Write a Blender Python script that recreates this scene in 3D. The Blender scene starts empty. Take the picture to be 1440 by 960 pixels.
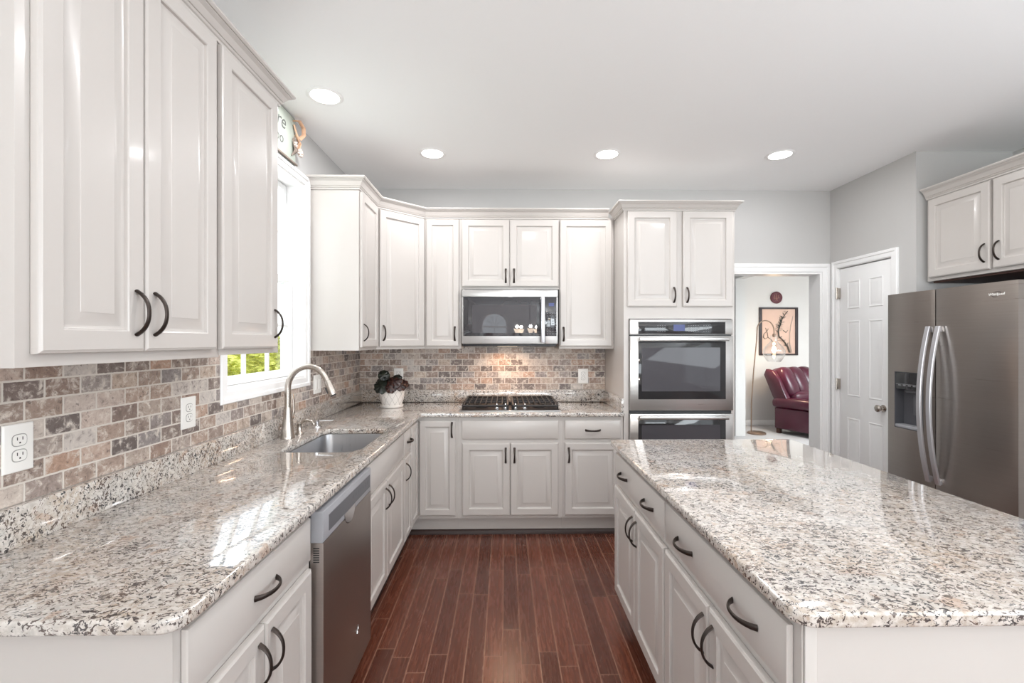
import bpy, bmesh, math, random
from mathutils import Vector, Matrix

SC = bpy.context.scene
COL = SC.collection
PI = math.pi
H = 1.43                      # eye height

# ------------------------------------------------------------------ camera, world, exposure
cam = bpy.data.cameras.new('camera')
cam.sensor_width = 36.0
cam.lens = 16.0
cam.clip_start = 0.02
cam.clip_end = 200
cam_o = bpy.data.objects.new('camera', cam)
COL.objects.link(cam_o)
cam_o.location = (0, 0, H)
cam_o.rotation_euler = (PI / 2, 0, -math.atan(10 / 640))
SC.camera = cam_o

SC.view_settings.view_transform = 'Standard'
SC.view_settings.look = 'None'
SC.view_settings.gamma = 1.0
SC.view_settings.use_curve_mapping = False
SC.view_settings.exposure = 0.56

world = bpy.data.worlds.new('daylight_sky')
SC.world = world
world.use_nodes = True
wn = world.node_tree.nodes
bg = wn['Background']
bg.inputs[0].default_value = (0.88, 0.95, 1.0, 1)
bg.inputs[1].default_value = 1.6

DAY = (0.875, 0.95, 1.0)
CAN_POWER = 4.7


def area_light(name, loc, rot, sx, sy, power, color=(1, 1, 1), shape='RECTANGLE', spread=PI):
    d = bpy.data.lights.new(name, 'AREA')
    d.shape = shape
    d.size = sx
    d.size_y = sy
    d.energy = power
    d.color = color
    d.spread = spread
    o = bpy.data.objects.new(name, d)
    o.location = loc
    o.rotation_euler = rot
    COL.objects.link(o)
    return o


# daylight at the sink window, then unseen lamps added to fill the rooms
area_light('daylight_sink_window', (-1.46, 2.456, 1.97), (0, -PI / 2, 0), 0.82, 0.78, 4.8, DAY)
UPT = math.radians(55)     # added fill lamps tip upwards to brighten the ceiling
area_light('fill_lamp_rear_right', (2.35, -5.93, 1.25), (PI / 2 + UPT, 0, 0), 2.0, 2.1, 75, DAY)  # added fill from behind the viewer, at an invented opening
area_light('fill_lamp_rear_low', (-0.05, -5.93, 0.85), (PI / 2, 0, 0), 2.1, 1.2, 28, DAY)  # added low fill for the base cabinet fronts
area_light('fill_lamp_left', (-1.22, -2.35, 1.55), (0, -PI / 2 - UPT, 0), 1.5, 2.6, 85, DAY)  # unseen fill added on the left, behind the viewer
area_light('fill_lamp_right', (3.42, -0.95, 1.50), (0, PI / 2 + UPT, 0), 1.5, 2.9, 74, DAY)  # unseen fill added on the right, mainly for the ceiling
area_light('fill_lamp_den', (5.2, 4.6, 2.3), (0, 0, 0), 2.0, 1.0, 85, DAY)  # added to brighten the den, no opening stands here


# ------------------------------------------------------------------ materials
def lin(r, g, b):
    def f(c):
        c /= 255.0
        return c / 12.92 if c <= 0.04045 else ((c + 0.055) / 1.055) ** 2.4
    return (f(r), f(g), f(b), 1.0)


def new_mat(name):
    m = bpy.data.materials.new(name)
    m.use_nodes = True
    nt = m.node_tree
    return m, nt, nt.nodes['Principled BSDF']


def N(nt, typ, **kw):
    n = nt.nodes.new(typ)
    for k, v in kw.items():
        if k in n.bl_rna.properties and k not in ('inputs',):
            setattr(n, k, v)
    return n


def math_n(nt, op, a, b=None, c=None):
    n = nt.nodes.new('ShaderNodeMath')
    n.operation = op
    for i, x in enumerate((a, b, c)):
        if x is None:
            continue
        if isinstance(x, (int, float)):
            n.inputs[i].default_value = x
        else:
            nt.links.new(x, n.inputs[i])
    return n.outputs[0]


def mix_c(nt, fac, a, b, blend='MIX'):
    n = nt.nodes.new('ShaderNodeMix')
    n.data_type = 'RGBA'
    n.blend_type = blend
    for sock, x in ((n.inputs[0], fac), (n.inputs[6], a), (n.inputs[7], b)):
        if isinstance(x, (int, float)):
            sock.default_value = x
        elif isinstance(x, tuple):
            sock.default_value = x
        else:
            nt.links.new(x, sock)
    return n.outputs[2]


def ramp(nt, fac, stops, interp='LINEAR'):
    n = nt.nodes.new('ShaderNodeValToRGB')
    cr = n.color_ramp
    cr.interpolation = interp
    while len(cr.elements) < len(stops):
        cr.elements.new(0.5)
    for e, (p, c) in zip(cr.elements, stops):
        e.position = p
        e.color = c if isinstance(c, tuple) else (c, c, c, 1)
    nt.links.new(fac, n.inputs[0])
    return n.outputs[0]


def noise(nt, vec, scale, detail=3, rough=0.5, dist=0.0):
    n = nt.nodes.new('ShaderNodeTexNoise')
    n.inputs['Scale'].default_value = scale
    n.inputs['Detail'].default_value = detail
    n.inputs['Roughness'].default_value = rough
    n.inputs['Distortion'].default_value = dist
    if vec is not None:
        nt.links.new(vec, n.inputs['Vector'])
    return n


def position(nt):
    return nt.nodes.new('ShaderNodeNewGeometry').outputs['Position']


def scaled(nt, vec, s):
    n = nt.nodes.new('ShaderNodeVectorMath')
    n.operation = 'MULTIPLY'
    nt.links.new(vec, n.inputs[0])
    n.inputs[1].default_value = s
    return n.outputs[0]


def bump(nt, bsdf, height, strength=0.2, distance=0.002):
    b = nt.nodes.new('ShaderNodeBump')
    b.inputs['Strength'].default_value = strength
    b.inputs['Distance'].default_value = distance
    nt.links.new(height, b.inputs['Height'])
    nt.links.new(b.outputs[0], bsdf.inputs['Normal'])


def plain(name, col, rough=0.5, metal=0.0, var=0.03, vscale=8.0, coat=0.0, bumpy=0.0, bscale=200, spec=None):
    """paint / plastic / metal with a faint procedural variation"""
    m, nt, b = new_mat(name)
    p = position(nt)
    n = noise(nt, p, vscale, 2)
    dark = tuple(c * (1 - var) for c in col[:3]) + (1,)
    lite = tuple(min(1, c * (1 + var)) for c in col[:3]) + (1,)
    nt.links.new(mix_c(nt, n.outputs[0], dark, lite), b.inputs['Base Color'])
    b.inputs['Roughness'].default_value = rough
    b.inputs['Metallic'].default_value = metal
    b.inputs['Coat Weight'].default_value = coat
    b.inputs['Coat Roughness'].default_value = 0.1
    if spec is not None:
        b.inputs['Specular IOR Level'].default_value = spec
    if bumpy:
        n2 = noise(nt, p, bscale, 2)
        bump(nt, b, n2.outputs[0], bumpy, 0.001)
    return m


def emissive(name, col, strength):
    m, nt, b = new_mat(name)
    b.inputs['Base Color'].default_value = col
    b.inputs['Emission Color'].default_value = col
    b.inputs['Emission Strength'].default_value = strength
    return m


def brushed(name, col, rough, stretch=(3, 3, 180), amount=0.06, bstr=0.04):
    m, nt, b = new_mat(name)
    p = scaled(nt, position(nt), stretch)
    n = noise(nt, p, 1.0, 3, 0.6)
    d = tuple(c * (1 - amount * 2) for c in col[:3]) + (1,)
    l = tuple(min(1, c * (1 + amount)) for c in col[:3]) + (1,)
    nt.links.new(mix_c(nt, n.outputs[0], d, l), b.inputs['Base Color'])
    nt.links.new(math_n(nt, 'MULTIPLY_ADD', n.outputs[0], 0.12, rough - 0.06), b.inputs['Roughness'])
    b.inputs['Metallic'].default_value = 1.0
    bump(nt, b, n.outputs[0], bstr, 0.0006)
    return m


def granite_mat():
    m, nt, b = new_mat('speckled_granite')
    p = position(nt)
    warp = noise(nt, p, 22, 3, 0.6)
    v = nt.nodes.new('ShaderNodeVectorMath')
    v.operation = 'MULTIPLY_ADD'
    nt.links.new(warp.outputs['Color'], v.inputs[0])
    v.inputs[1].default_value = (0.03, 0.03, 0.03)
    nt.links.new(p, v.inputs[2])
    q = v.outputs[0]
    cloud = noise(nt, p, 5, 4, 0.6)
    grain = noise(nt, p, 60, 4, 0.65)
    c = mix_c(nt, ramp(nt, cloud.outputs[0], [(0.38, 0.0), (0.62, 1.0)]), lin(184, 169, 154), lin(188, 184, 179))
    c = mix_c(nt, ramp(nt, grain.outputs[0], [(0.42, 0.0), (0.60, 1.0)]), c, lin(208, 201, 194))
    # soft grey-beige feldspar blotches
    g2 = noise(nt, q, 34, 3, 0.6)
    c = mix_c(nt, math_n(nt, 'MULTIPLY', ramp(nt, g2.outputs[0], [(0.53, 0.0), (0.60, 1.0)]), 0.25), c, lin(150, 138, 128))
    # rust touches
    g3 = noise(nt, q, 15, 3, 0.6)
    c = mix_c(nt, math_n(nt, 'MULTIPLY', ramp(nt, g3.outputs[0], [(0.60, 0.0), (0.68, 1.0)]), 0.45), c, lin(168, 130, 100))
    # dark mica flecks in thin broken streaks
    st = scaled(nt, q, (0.7, 1.1, 0.9))
    g4 = noise(nt, st, 118, 4, 0.6, 1.0)
    g5 = noise(nt, p, 11, 2, 0.5)
    thr = math_n(nt, 'MULTIPLY_ADD', g5.outputs[0], 0.16, -0.08)
    f = ramp(nt, math_n(nt, 'ADD', g4.outputs[0], thr), [(0.543, 0.0), (0.566, 1.0)])
    dark = mix_c(nt, ramp(nt, g3.outputs[0], [(0.42, 0.0), (0.58, 1.0)]), lin(42, 41, 46), lin(80, 62, 54))
    c = mix_c(nt, math_n(nt, 'MULTIPLY', f, 0.93), c, dark)
    nt.links.new(c, b.inputs['Base Color'])
    b.inputs['Roughness'].default_value = 0.10
    b.inputs['Specular IOR Level'].default_value = 0.55
    b.inputs['Coat Weight'].default_value = 1.0
    b.inputs['Coat Roughness'].default_value = 0.02
    return m


def tile_mat(name, axis):
    """tumbled travertine bricks; axis 0 = wall runs in X, 1 = wall runs in Y"""
    m, nt, b = new_mat(name)
    p = position(nt)
    sep = nt.nodes.new('ShaderNodeSeparateXYZ')
    nt.links.new(p, sep.inputs[0])
    com = nt.nodes.new('ShaderNodeCombineXYZ')
    nt.links.new(sep.outputs[axis], com.inputs[0])
    nt.links.new(math_n(nt, 'SUBTRACT', sep.outputs[2], 1.016), com.inputs[1])
    edge = noise(nt, p, 90, 2)
    wob = nt.nodes.new('ShaderNodeVectorMath')
    wob.operation = 'MULTIPLY_ADD'
    nt.links.new(edge.outputs['Color'], wob.inputs[0])
    wob.inputs[1].default_value = (0.003, 0.003, 0)
    nt.links.new(com.outputs[0], wob.inputs[2])
    br = nt.nodes.new('ShaderNodeTexBrick')
    br.offset = 0.5
    nt.links.new(wob.outputs[0], br.inputs['Vector'])
    br.inputs['Scale'].default_value = 1.0
    br.inputs['Brick Width'].default_value = 0.104
    br.inputs['Row Height'].default_value = 0.0525
    br.inputs['Mortar Size'].default_value = 0.0030
    br.inputs['Mortar Smooth'].default_value = 0.25
    br.inputs['Bias'].default_value = 0.0
    br.inputs['Color1'].default_value = (0, 0, 0, 1)
    br.inputs['Color2'].default_value = (1, 1, 1, 1)
    br.inputs['Mortar'].default_value = (0.5, 0.5, 0.5, 1)
    t = br.outputs['Color']
    c = ramp(nt, t, [(0.0, lin(98, 89, 87)), (0.14, lin(130, 117, 111)), (0.30, lin(170, 148, 134)),
                     (0.46, lin(140, 133, 132)), (0.60, lin(186, 166, 150)), (0.74, lin(198, 190, 184)),
                     (0.88, lin(182, 150, 130)), (1.0, lin(116, 104, 100))])
    v = nt.nodes.new('ShaderNodeVectorMath')     # shift the veining per tile
    v.operation = 'MULTIPLY_ADD'
    nt.links.new(t, v.inputs[0])
    v.inputs[1].default_value = (7.3, 3.1, 5.7)
    nt.links.new(p, v.inputs[2])
    n1 = noise(nt, v.outputs[0], 34, 6, 0.72, 0.5)
    n2 = noise(nt, v.outputs[0], 85, 3, 0.6)
    c = mix_c(nt, ramp(nt, n1.outputs[0], [(0.50, 0.0), (0.66, 1.0)]), c, lin(216, 206, 196))
    c = mix_c(nt, math_n(nt, 'MULTIPLY', ramp(nt, n1.outputs[0], [(0.32, 1.0), (0.46, 0.0)]), 0.65), c, lin(98, 84, 78))
    c = mix_c(nt, math_n(nt, 'MULTIPLY', ramp(nt, n2.outputs[0], [(0.30, 1.0), (0.40, 0.0)]), 0.7), c, lin(84, 72, 68))
    c = mix_c(nt, br.outputs['Fac'], c, lin(214, 206, 197))
    nt.links.new(c, b.inputs['Base Color'])
    b.inputs['Roughness'].default_value = 0.5
    hgt = math_n(nt, 'SUBTRACT', math_n(nt, 'MULTIPLY', n2.outputs[0], 0.25), br.outputs['Fac'])
    bump(nt, b, hgt, 0.6, 0.003)
    return m


def wood_floor_mat():
    m, nt, b = new_mat('mahogany_floor_planks')
    p = position(nt)
    sep = nt.nodes.new('ShaderNodeSeparateXYZ')
    nt.links.new(p, sep.inputs[0])
    W, L = 0.0835, 0.78
    u = math_n(nt, 'DIVIDE', math_n(nt, 'ADD', sep.outputs[0], 10.03), W)
    row = math_n(nt, 'FLOOR', u)
    fu = math_n(nt, 'SUBTRACT', u, row)
    wn_ = nt.nodes.new('ShaderNodeTexWhiteNoise')
    wn_.noise_dimensions = '1D'
    nt.links.new(row, wn_.inputs['W'])
    vv = math_n(nt, 'ADD', math_n(nt, 'DIVIDE', sep.outputs[1], L), math_n(nt, 'MULTIPLY', wn_.outputs['Value'], 17.0))
    seg = math_n(nt, 'FLOOR', vv)
    fv = math_n(nt, 'SUBTRACT', vv, seg)
    cid = nt.nodes.new('ShaderNodeCombineXYZ')
    nt.links.new(row, cid.inputs[0])
    nt.links.new(seg, cid.inputs[1])
    w2 = nt.nodes.new('ShaderNodeTexWhiteNoise')
    w2.noise_dimensions = '2D'
    nt.links.new(cid.outputs[0], w2.inputs['Vector'])
    du = math_n(nt, 'MULTIPLY', math_n(nt, 'MINIMUM', fu, math_n(nt, 'SUBTRACT', 1.0, fu)), W)
    dv = math_n(nt, 'MULTIPLY', math_n(nt, 'MINIMUM', fv, math_n(nt, 'SUBTRACT', 1.0, fv)), L)
    d = math_n(nt, 'MINIMUM', du, dv)
    seam = ramp(nt, d, [(0.0005, 1.0), (0.0016, 0.0)])
    # grain: stretched noise shifted per plank plus wavy cathedral figure
    off = nt.nodes.new('ShaderNodeVectorMath')
    off.operation = 'MULTIPLY_ADD'
    nt.links.new(w2.outputs['Color'], off.inputs[0])
    off.inputs[1].default_value = (5, 9, 3)
    nt.links.new(p, off.inputs[2])
    st = scaled(nt, off.outputs[0], (26, 2.4, 1))
    g = noise(nt, st, 1.6, 5, 0.6, 1.4)
    wv = nt.nodes.new('ShaderNodeTexWave')
    wv.wave_type = 'BANDS'
    wv.bands_direction = 'X'
    wv.inputs['Scale'].default_value = 0.55
    wv.inputs['Distortion'].default_value = 9.0
    wv.inputs['Detail'].default_value = 3
    wv.inputs['Detail Scale'].default_value = 0.7
    nt.links.new(st, wv.inputs['Vector'])
    c = mix_c(nt, w2.outputs['Value'], lin(86, 46, 33), lin(120, 68, 49))
    c = mix_c(nt, math_n(nt, 'MULTIPLY', ramp(nt, g.outputs[0], [(0.40, 1.0), (0.62, 0.0)]), 0.5), c, lin(76, 42, 33))
    c = mix_c(nt, math_n(nt, 'MULTIPLY', ramp(nt, wv.outputs[0], [(0.0, 1.0), (0.35, 0.0)]), 0.4), c, lin(66, 35, 28))
    c = mix_c(nt, math_n(nt, 'MULTIPLY', seam, 0.7), c, lin(165, 125, 104))
    nt.links.new(c, b.inputs['Base Color'])
    nt.links.new(math_n(nt, 'MULTIPLY_ADD', g.outputs[0], 0.14, 0.20), b.inputs['Roughness'])
    b.inputs['Specular IOR Level'].default_value = 0.45
    hgt = math_n(nt, 'SUBTRACT', math_n(nt, 'MULTIPLY', g.outputs[0], 0.35), seam)
    bump(nt, b, hgt, 0.25, 0.0012)
    return m


def glass_mat(name='window_glass', rough=0.0, tint=(1, 1, 1, 1), f0=0.02, f1=0.6, pw=4.0):
    m = bpy.data.materials.new(name)
    m.use_nodes = True
    nt = m.node_tree
    b = nt.nodes['Principled BSDF']
    out = nt.nodes['Material Output']
    tr = nt.nodes.new('ShaderNodeBsdfTransparent')
    tr.inputs[0].default_value = tint
    gl = nt.nodes.new('ShaderNodeBsdfGlossy')
    gl.inputs['Roughness'].default_value = 0.02
    lw_ = nt.nodes.new('ShaderNodeLayerWeight')
    lw_.inputs[0].default_value = 0.5
    fac = math_n(nt, 'MULTIPLY_ADD', math_n(nt, 'POWER', lw_.outputs['Facing'], pw), f1, f0)
    mx = nt.nodes.new('ShaderNodeMixShader')
    nt.links.new(fac, mx.inputs[0])
    nt.links.new(tr.outputs[0], mx.inputs[1])
    nt.links.new(gl.outputs[0], mx.inputs[2])
    nt.links.new(mx.outputs[0], out.inputs[0])
    nt.nodes.remove(b)
    return m


M = {}
M['cab'] = plain('cream_cabinet_paint', lin(193, 187, 182), 0.34, 0, 0.012, 5, coat=0.15)
M['toe'] = plain('cabinet_toe_kick_paint', lin(193, 187, 182), 0.45, 0, 0.012)
M['wall'] = plain('grey_wall_paint', lin(193, 191, 189), 0.75, 0, 0.015, 4, bumpy=0.05)
M['wallw'] = plain('pale_wall_paint', lin(223, 221, 218), 0.75, 0, 0.015, 4, bumpy=0.05)
M['ceil'] = plain('white_ceiling_paint', lin(251, 251, 251), 0.85, 0, 0.01, 3, bumpy=0.05)
M['trim'] = plain('white_trim_paint', lin(245, 244, 243), 0.32, 0, 0.01, 5)
M['bronze'] = plain('oil_rubbed_bronze', lin(62, 54, 50), 0.36, 0.75, 0.15, 60)
M['granite'] = granite_mat()
M['tile_b'] = tile_mat('travertine_tiles_along_back', 0)
M['tile_l'] = tile_mat('travertine_tiles_along_side', 1)
M['floor'] = wood_floor_mat()
M['shoe'] = plain('dark_wood_shoe_moulding', lin(46, 25, 19), 0.5, 0, 0.15, 20)
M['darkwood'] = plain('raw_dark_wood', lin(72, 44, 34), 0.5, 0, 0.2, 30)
M['steel'] = brushed('brushed_stainless_steel', lin(196, 194, 192), 0.30)
M['steelv'] = brushed('smudged_stainless_steel', lin(168, 160, 154), 0.30, (2, 2, 160), 0.05)
M['steeld'] = brushed('dishwasher_stainless_steel', lin(168, 160, 155), 0.36, (2, 2, 160), 0.05, 0.0)
M['sink'] = brushed('sink_stainless_steel', lin(176, 176, 178), 0.30, (60, 4, 4), 0.05)
M['alum'] = plain('satin_aluminium', lin(214, 214, 218), 0.30, 0.85, 0.03)
M['nickel'] = plain('brushed_nickel', lin(186, 178, 170), 0.27, 1.0, 0.04)
M['chrome'] = plain('polished_chrome', lin(220, 220, 222), 0.12, 1.0, 0.02)
M['black'] = plain('black_plastic', lin(34, 34, 36), 0.35, 0, 0.08)
M['greyp'] = plain('grey_plastic', lin(92, 92, 96), 0.4, 0, 0.06)
M['lgrey'] = plain('light_grey_plastic', lin(152, 152, 156), 0.4, 0, 0.04)
M['bglass'] = plain('black_oven_glass', lin(40, 40, 42), 0.04, 0, 0.05, spec=0.6)
M['wglass'] = plain('dark_window_glass', lin(74, 72, 76), 0.03, 0, 0.06, 5, spec=0.22)
M['mwin'] = plain('microwave_window_glass', lin(66, 64, 68), 0.012, 0, 0.05, 5, coat=0.0, spec=1.0)
M['mglass'] = plain('microwave_black_glass', lin(46, 46, 50), 0.012, 0, 0.05, 5, spec=1.0)
M['iron'] = plain('cast_iron', lin(40, 36, 35), 0.42, 0.2, 0.15, 60)
M['plate'] = plain('white_switch_plate', lin(240, 238, 234), 0.35, 0, 0.01)
M['slot'] = plain('dark_slot', lin(60, 56, 54), 0.5)
M['outline'] = plain('shadow_grey_plastic', lin(160, 157, 153), 0.5)
M['display'] = emissive('blue_display', lin(64, 72, 112), 0.35)
M['legend'] = plain('printed_grey_legend', lin(120, 120, 122), 0.5)
M['mlegend'] = plain('faint_printed_legend', lin(98, 98, 102), 0.5)
M['glass'] = glass_mat()
M['lens'] = emissive('lit_downlight_lens', (1, 0.98, 0.94, 1), 5.0)
M['pot'] = plain('white_glazed_ceramic', lin(232, 226, 220), 0.3, 0, 0.02)
M['potline'] = plain('grey_lattice_line', lin(150, 142, 136), 0.5)
M['soil'] = plain('potting_soil', lin(58, 44, 36), 0.9, 0, 0.3, 60)
M['leather'] = plain('burgundy_leather', lin(76, 21, 43), 0.30, 0, 0.25, 6, coat=0.2, bumpy=0.15, bscale=120)
M['carpet'] = plain('pale_grey_carpet', lin(196, 194, 194), 0.95, 0, 0.08, 60, bumpy=0.4, bscale=300)
M['lampmetal'] = plain('aged_bronze_lamp_metal', lin(150, 128, 112), 0.35, 0.8, 0.08)
M['lampglass'] = glass_mat('clear_lamp_glass', 0, (0.95, 0.95, 0.95, 1), 0.06, 0.8, 1.6)
M['bulb'] = emissive('warm_bulb', (1.0, 0.80, 0.55, 1), 14.0)
M['paper'] = plain('aged_print_paper', lin(222, 190, 172), 0.7, 0, 0.06, 8)
M['branch'] = plain('grey_green_print_ink', lin(104, 110, 108), 0.7, 0, 0.15, 60)
M['branchw'] = plain('pale_print_ink', lin(226, 222, 218), 0.7, 0, 0.03)
M['pframe'] = plain('dark_picture_frame', lin(46, 34, 36), 0.4, 0, 0.1)
M['maroon'] = plain('maroon_lacquer', lin(92, 34, 44), 0.4, 0, 0.12, 40)
M['gold'] = plain('pale_gilding', lin(200, 158, 140), 0.5, 0.2, 0.1)
M['sign'] = plain('pale_sage_sign_board', lin(176, 182, 172), 0.7, 0, 0.03)
M['signink'] = plain('grey_sign_lettering', lin(92, 92, 90), 0.6)
M['raffia'] = plain('tan_raffia', lin(216, 176, 146), 0.7, 0, 0.15, 60)
M['blossom'] = plain('dusty_cream_petals', lin(224, 206, 196), 0.8, 0, 0.1, 60)
M['shade'] = emissive('warm_frosted_shade', (1, 0.80, 0.62, 1), 5.0)
M['twig'] = plain('grey_brown_twig', lin(132, 118, 108), 0.8, 0, 0.15, 60)


def leaf_mat(name, a, b_, rough=0.3):
    m, nt, b = new_mat(name)
    n = noise(nt, position(nt), 55, 3, 0.6)
    nt.links.new(mix_c(nt, ramp(nt, n.outputs[0], [(0.42, 0.0), (0.6, 1.0)]), a, b_), b.inputs['Base Color'])
    b.inputs['Roughness'].default_value = rough
    return m


M['begonia'] = leaf_mat('dark_begonia_leaf', lin(12, 17, 14), lin(36, 42, 32))
M['begoniar'] = leaf_mat('reddish_begonia_leaf', lin(26, 11, 12), lin(66, 36, 28))
M['hedge'] = leaf_mat('sunlit_hedge_leaf', lin(176, 188, 70), lin(240, 232, 120), 0.6)
M['lawn'] = leaf_mat('lawn', lin(96, 120, 50), lin(140, 150, 70), 0.9)


# ------------------------------------------------------------------ mesh helpers
class MB:
    """collects geometry in world coordinates"""

    def __init__(s):
        s.bm = bmesh.new()

    def vs(s, pts):
        return [s.bm.verts.new(p) for p in pts]

    def face(s, vs):
        try:
            return s.bm.faces.new(vs)
        except ValueError:
            return None

    def box(s, x0, x1, y0, y1, z0, z1, bev=0.0, seg=2, mat=None):
        b = bmesh.new()
        bmesh.ops.create_cube(b, size=1)
        for v in b.verts:
            v.co = Vector(((x0 + x1) / 2 + v.co.x * (x1 - x0), (y0 + y1) / 2 + v.co.y * (y1 - y0), (z0 + z1) / 2 + v.co.z * (z1 - z0)))
        if bev:
            bmesh.ops.bevel(b, geom=b.edges[:], offset=bev, segments=seg, profile=0.5, affect='EDGES')
        s.take(b, mat)
        return s

    def take(s, b, mat=None):
        if mat is not None:
            bmesh.ops.transform(b, matrix=mat, verts=b.verts)
        tmp = bpy.data.meshes.new('t')
        b.to_mesh(tmp)
        b.free()
        s.bm.from_mesh(tmp)
        bpy.data.meshes.remove(tmp)

    def ring_loft(s, rings, cap0=True, cap1=True, closed=True):
        """rings: lists of points with the same count"""
        R = [s.vs(r) for r in rings]
        n = len(R[0])
        for a, b in zip(R[:-1], R[1:]):
            for i in range(n if closed else n - 1):
                j = (i + 1) % n
                s.face((a[i], a[j], b[j], b[i]))
        if cap0:
            s.face(list(reversed(R[0])))
        if cap1:
            s.face(R[-1])
        return s

    def tube(s, pts, rad, n=10, cap=True):
        pts = [Vector(p) for p in pts]
        if isinstance(rad, (int, float, tuple)):
            rad = [rad] * len(pts)
        rings = []
        up = None
        for i, p in enumerate(pts):
            t = (pts[min(i + 1, len(pts) - 1)] - pts[max(i - 1, 0)]).normalized()
            if up is None:
                up = Vector((0, 0, 1)) if abs(t.z) < 0.9 else Vector((1, 0, 0))
            a = t.cross(up).normalized()
            up = a.cross(t).normalized()
            r = rad[i]
            ra, rb = r if isinstance(r, tuple) else (r, r)
            rings.append([p + a * math.cos(2 * PI * k / n) * ra + up * math.sin(2 * PI * k / n) * rb for k in range(n)])
        return s.ring_loft(rings, cap, cap)

    def lathe(s, prof, loc=(0, 0, 0), n=32, mat=None, cap0=True, cap1=True):
        loc = Vector(loc)
        rings = []
        for r, z in prof:
            ring = []
            for k in range(n):
                v = Vector((r * math.cos(2 * PI * k / n), r * math.sin(2 * PI * k / n), z))
                if mat is not None:
                    v = mat @ v
                ring.append(v + loc)
            rings.append(ring)
        return s.ring_loft(rings, cap0, cap1)

    def pillow(s, c, size, e=0.5, nu=28, nv=14, mat=None):
        """superellipsoid cushion"""
        def sp(w, m):
            return math.copysign(abs(w) ** m, w)
        b = bmesh.new()
        rows = []
        for j in range(1, nv):
            ph = -PI / 2 + PI * j / nv
            rows.append([b.verts.new((size[0] / 2 * sp(math.cos(ph), e) * sp(math.cos(2 * PI * i / nu), e),
                                      size[1] / 2 * sp(math.cos(ph), e) * sp(math.sin(2 * PI * i / nu), e),
                                      size[2] / 2 * sp(math.sin(ph), e))) for i in range(nu)])
        bot = b.verts.new((0, 0, -size[2] / 2))
        top = b.verts.new((0, 0, size[2] / 2))
        for r0, r1 in zip(rows[:-1], rows[1:]):
            for i in range(nu):
                j = (i + 1) % nu
                b.faces.new((r0[i], r0[j], r1[j], r1[i]))
        for i in range(nu):
            j = (i + 1) % nu
            b.faces.new((bot, rows[0][j], rows[0][i]))
            b.faces.new((top, rows[-1][i], rows[-1][j]))
        T = Matrix.Translation(c)
        if mat is not None:
            T = T @ mat
        s.take(b, T)
        return s

    def prism(s, poly, z0, z1):
        return s.ring_loft([[(x, y, z0) for x, y in poly], [(x, y, z1) for x, y in poly]])

    def build(s, name, mat, parent=None, origin=None, sharp=35):
        bmesh.ops.recalc_face_normals(s.bm, faces=s.bm.faces)
        org = Vector(origin) if origin is not None else None
        if parent is not None:
            q = parent
            off = Vector((0, 0, 0))
            while q is not None:
                off += q.location
                q = q.parent
            bmesh.ops.translate(s.bm, verts=s.bm.verts, vec=-off)
        elif org is not None:
            bmesh.ops.translate(s.bm, verts=s.bm.verts, vec=-org)
        me = bpy.data.meshes.new(name)
        s.bm.to_mesh(me)
        s.bm.free()
        for p in me.polygons:
            p.use_smooth = True
        me.set_sharp_from_angle(angle=math.radians(sharp))
        me.materials.append(mat)
        o = bpy.data.objects.new(name, me)
        COL.objects.link(o)
        if parent is not None:
            o.parent = parent
        elif org is not None:
            o.location = org
        return o


def tag(o, label, cat, group=None, kind=None):
    o['label'] = label
    o['category'] = cat
    if group:
        o['group'] = group
    if kind:
        o['kind'] = kind
    return o


def thing(name, loc, label, cat, group=None):
    o = bpy.data.objects.new(name, None)
    o.empty_display_size = 0.05
    o.location = loc
    COL.objects.link(o)
    return tag(o, label, cat, group)


def structure(name, mb, mat):
    o = mb.build(name, mat)
    o['kind'] = 'structure'
    return o


class Fr:
    """a vertical working plane: u runs along it, v is height, w comes out towards the viewer"""

    def __init__(s, o, U):
        s.o = Vector(o)
        s.U = Vector(U).normalized()
        s.Nn = s.U.cross(Vector((0, 0, 1)))

    def __call__(s, u, v, w=0.0):
        return s.o + s.U * u + Vector((0, 0, v)) + s.Nn * w


def fr_rings(mb, F, u0, u1, v0, v1, rings, cap=True):
    """nested rectangles: (inset, height) pairs, joined into a relief"""
    R = []
    for ins, w in rings:
        R.append([F(u0 + ins, v0 + ins, w), F(u1 - ins, v0 + ins, w), F(u1 - ins, v1 - ins, w), F(u0 + ins, v1 - ins, w)])
    mb.ring_loft(R, True, cap)


def fr_box(mb, F, u0, u1, v0, v1, w0, w1, bev=0.0):
    e = bev
    if e:
        fr_rings(mb, F, u0, u1, v0, v1, [(e, w0), (0, w0 + e), (0, w1 - e), (e * 0.3, w1 - e * 0.3), (e, w1)])
    else:
        fr_rings(mb, F, u0, u1, v0, v1, [(0, w0), (0, w1)])


DT = 0.020   # door thickness


def door(root, F, u0, u1, v0, v1, stile=0.056, name='door'):
    mb = MB()
    w = u1 - u0
    st = min(stile, w * 0.24)
    field = min(0.034, w * 0.12)
    fr_rings(mb, F, u0, u1, v0, v1,
             [(0.001, 0.001), (0, 0.003), (0, 0.0125), (0.0015, 0.0165), (0.0060, DT - 0.0015), (0.0075, DT), (st - 0.007, DT),
              (st - 0.004, DT - 0.002), (st - 0.002, DT - 0.009), (st + 0.004, DT - 0.011), (st + 0.006, DT - 0.011),
              (st + field, DT - 0.003), (st + field + 0.002, DT - 0.0015)])
    return mb.build(name, M['cab'], root, sharp=25)


def drawer_front(root, F, u0, u1, v0, v1, name='drawer'):
    mb = MB()
    fr_rings(mb, F, u0, u1, v0, v1,
             [(0.001, 0.001), (0, 0.003), (0, 0.0115), (0.002, 0.0145), (0.017, DT - 0.0008), (0.019, DT)])
    return mb.build(name, M['cab'], root, sharp=25)


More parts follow.
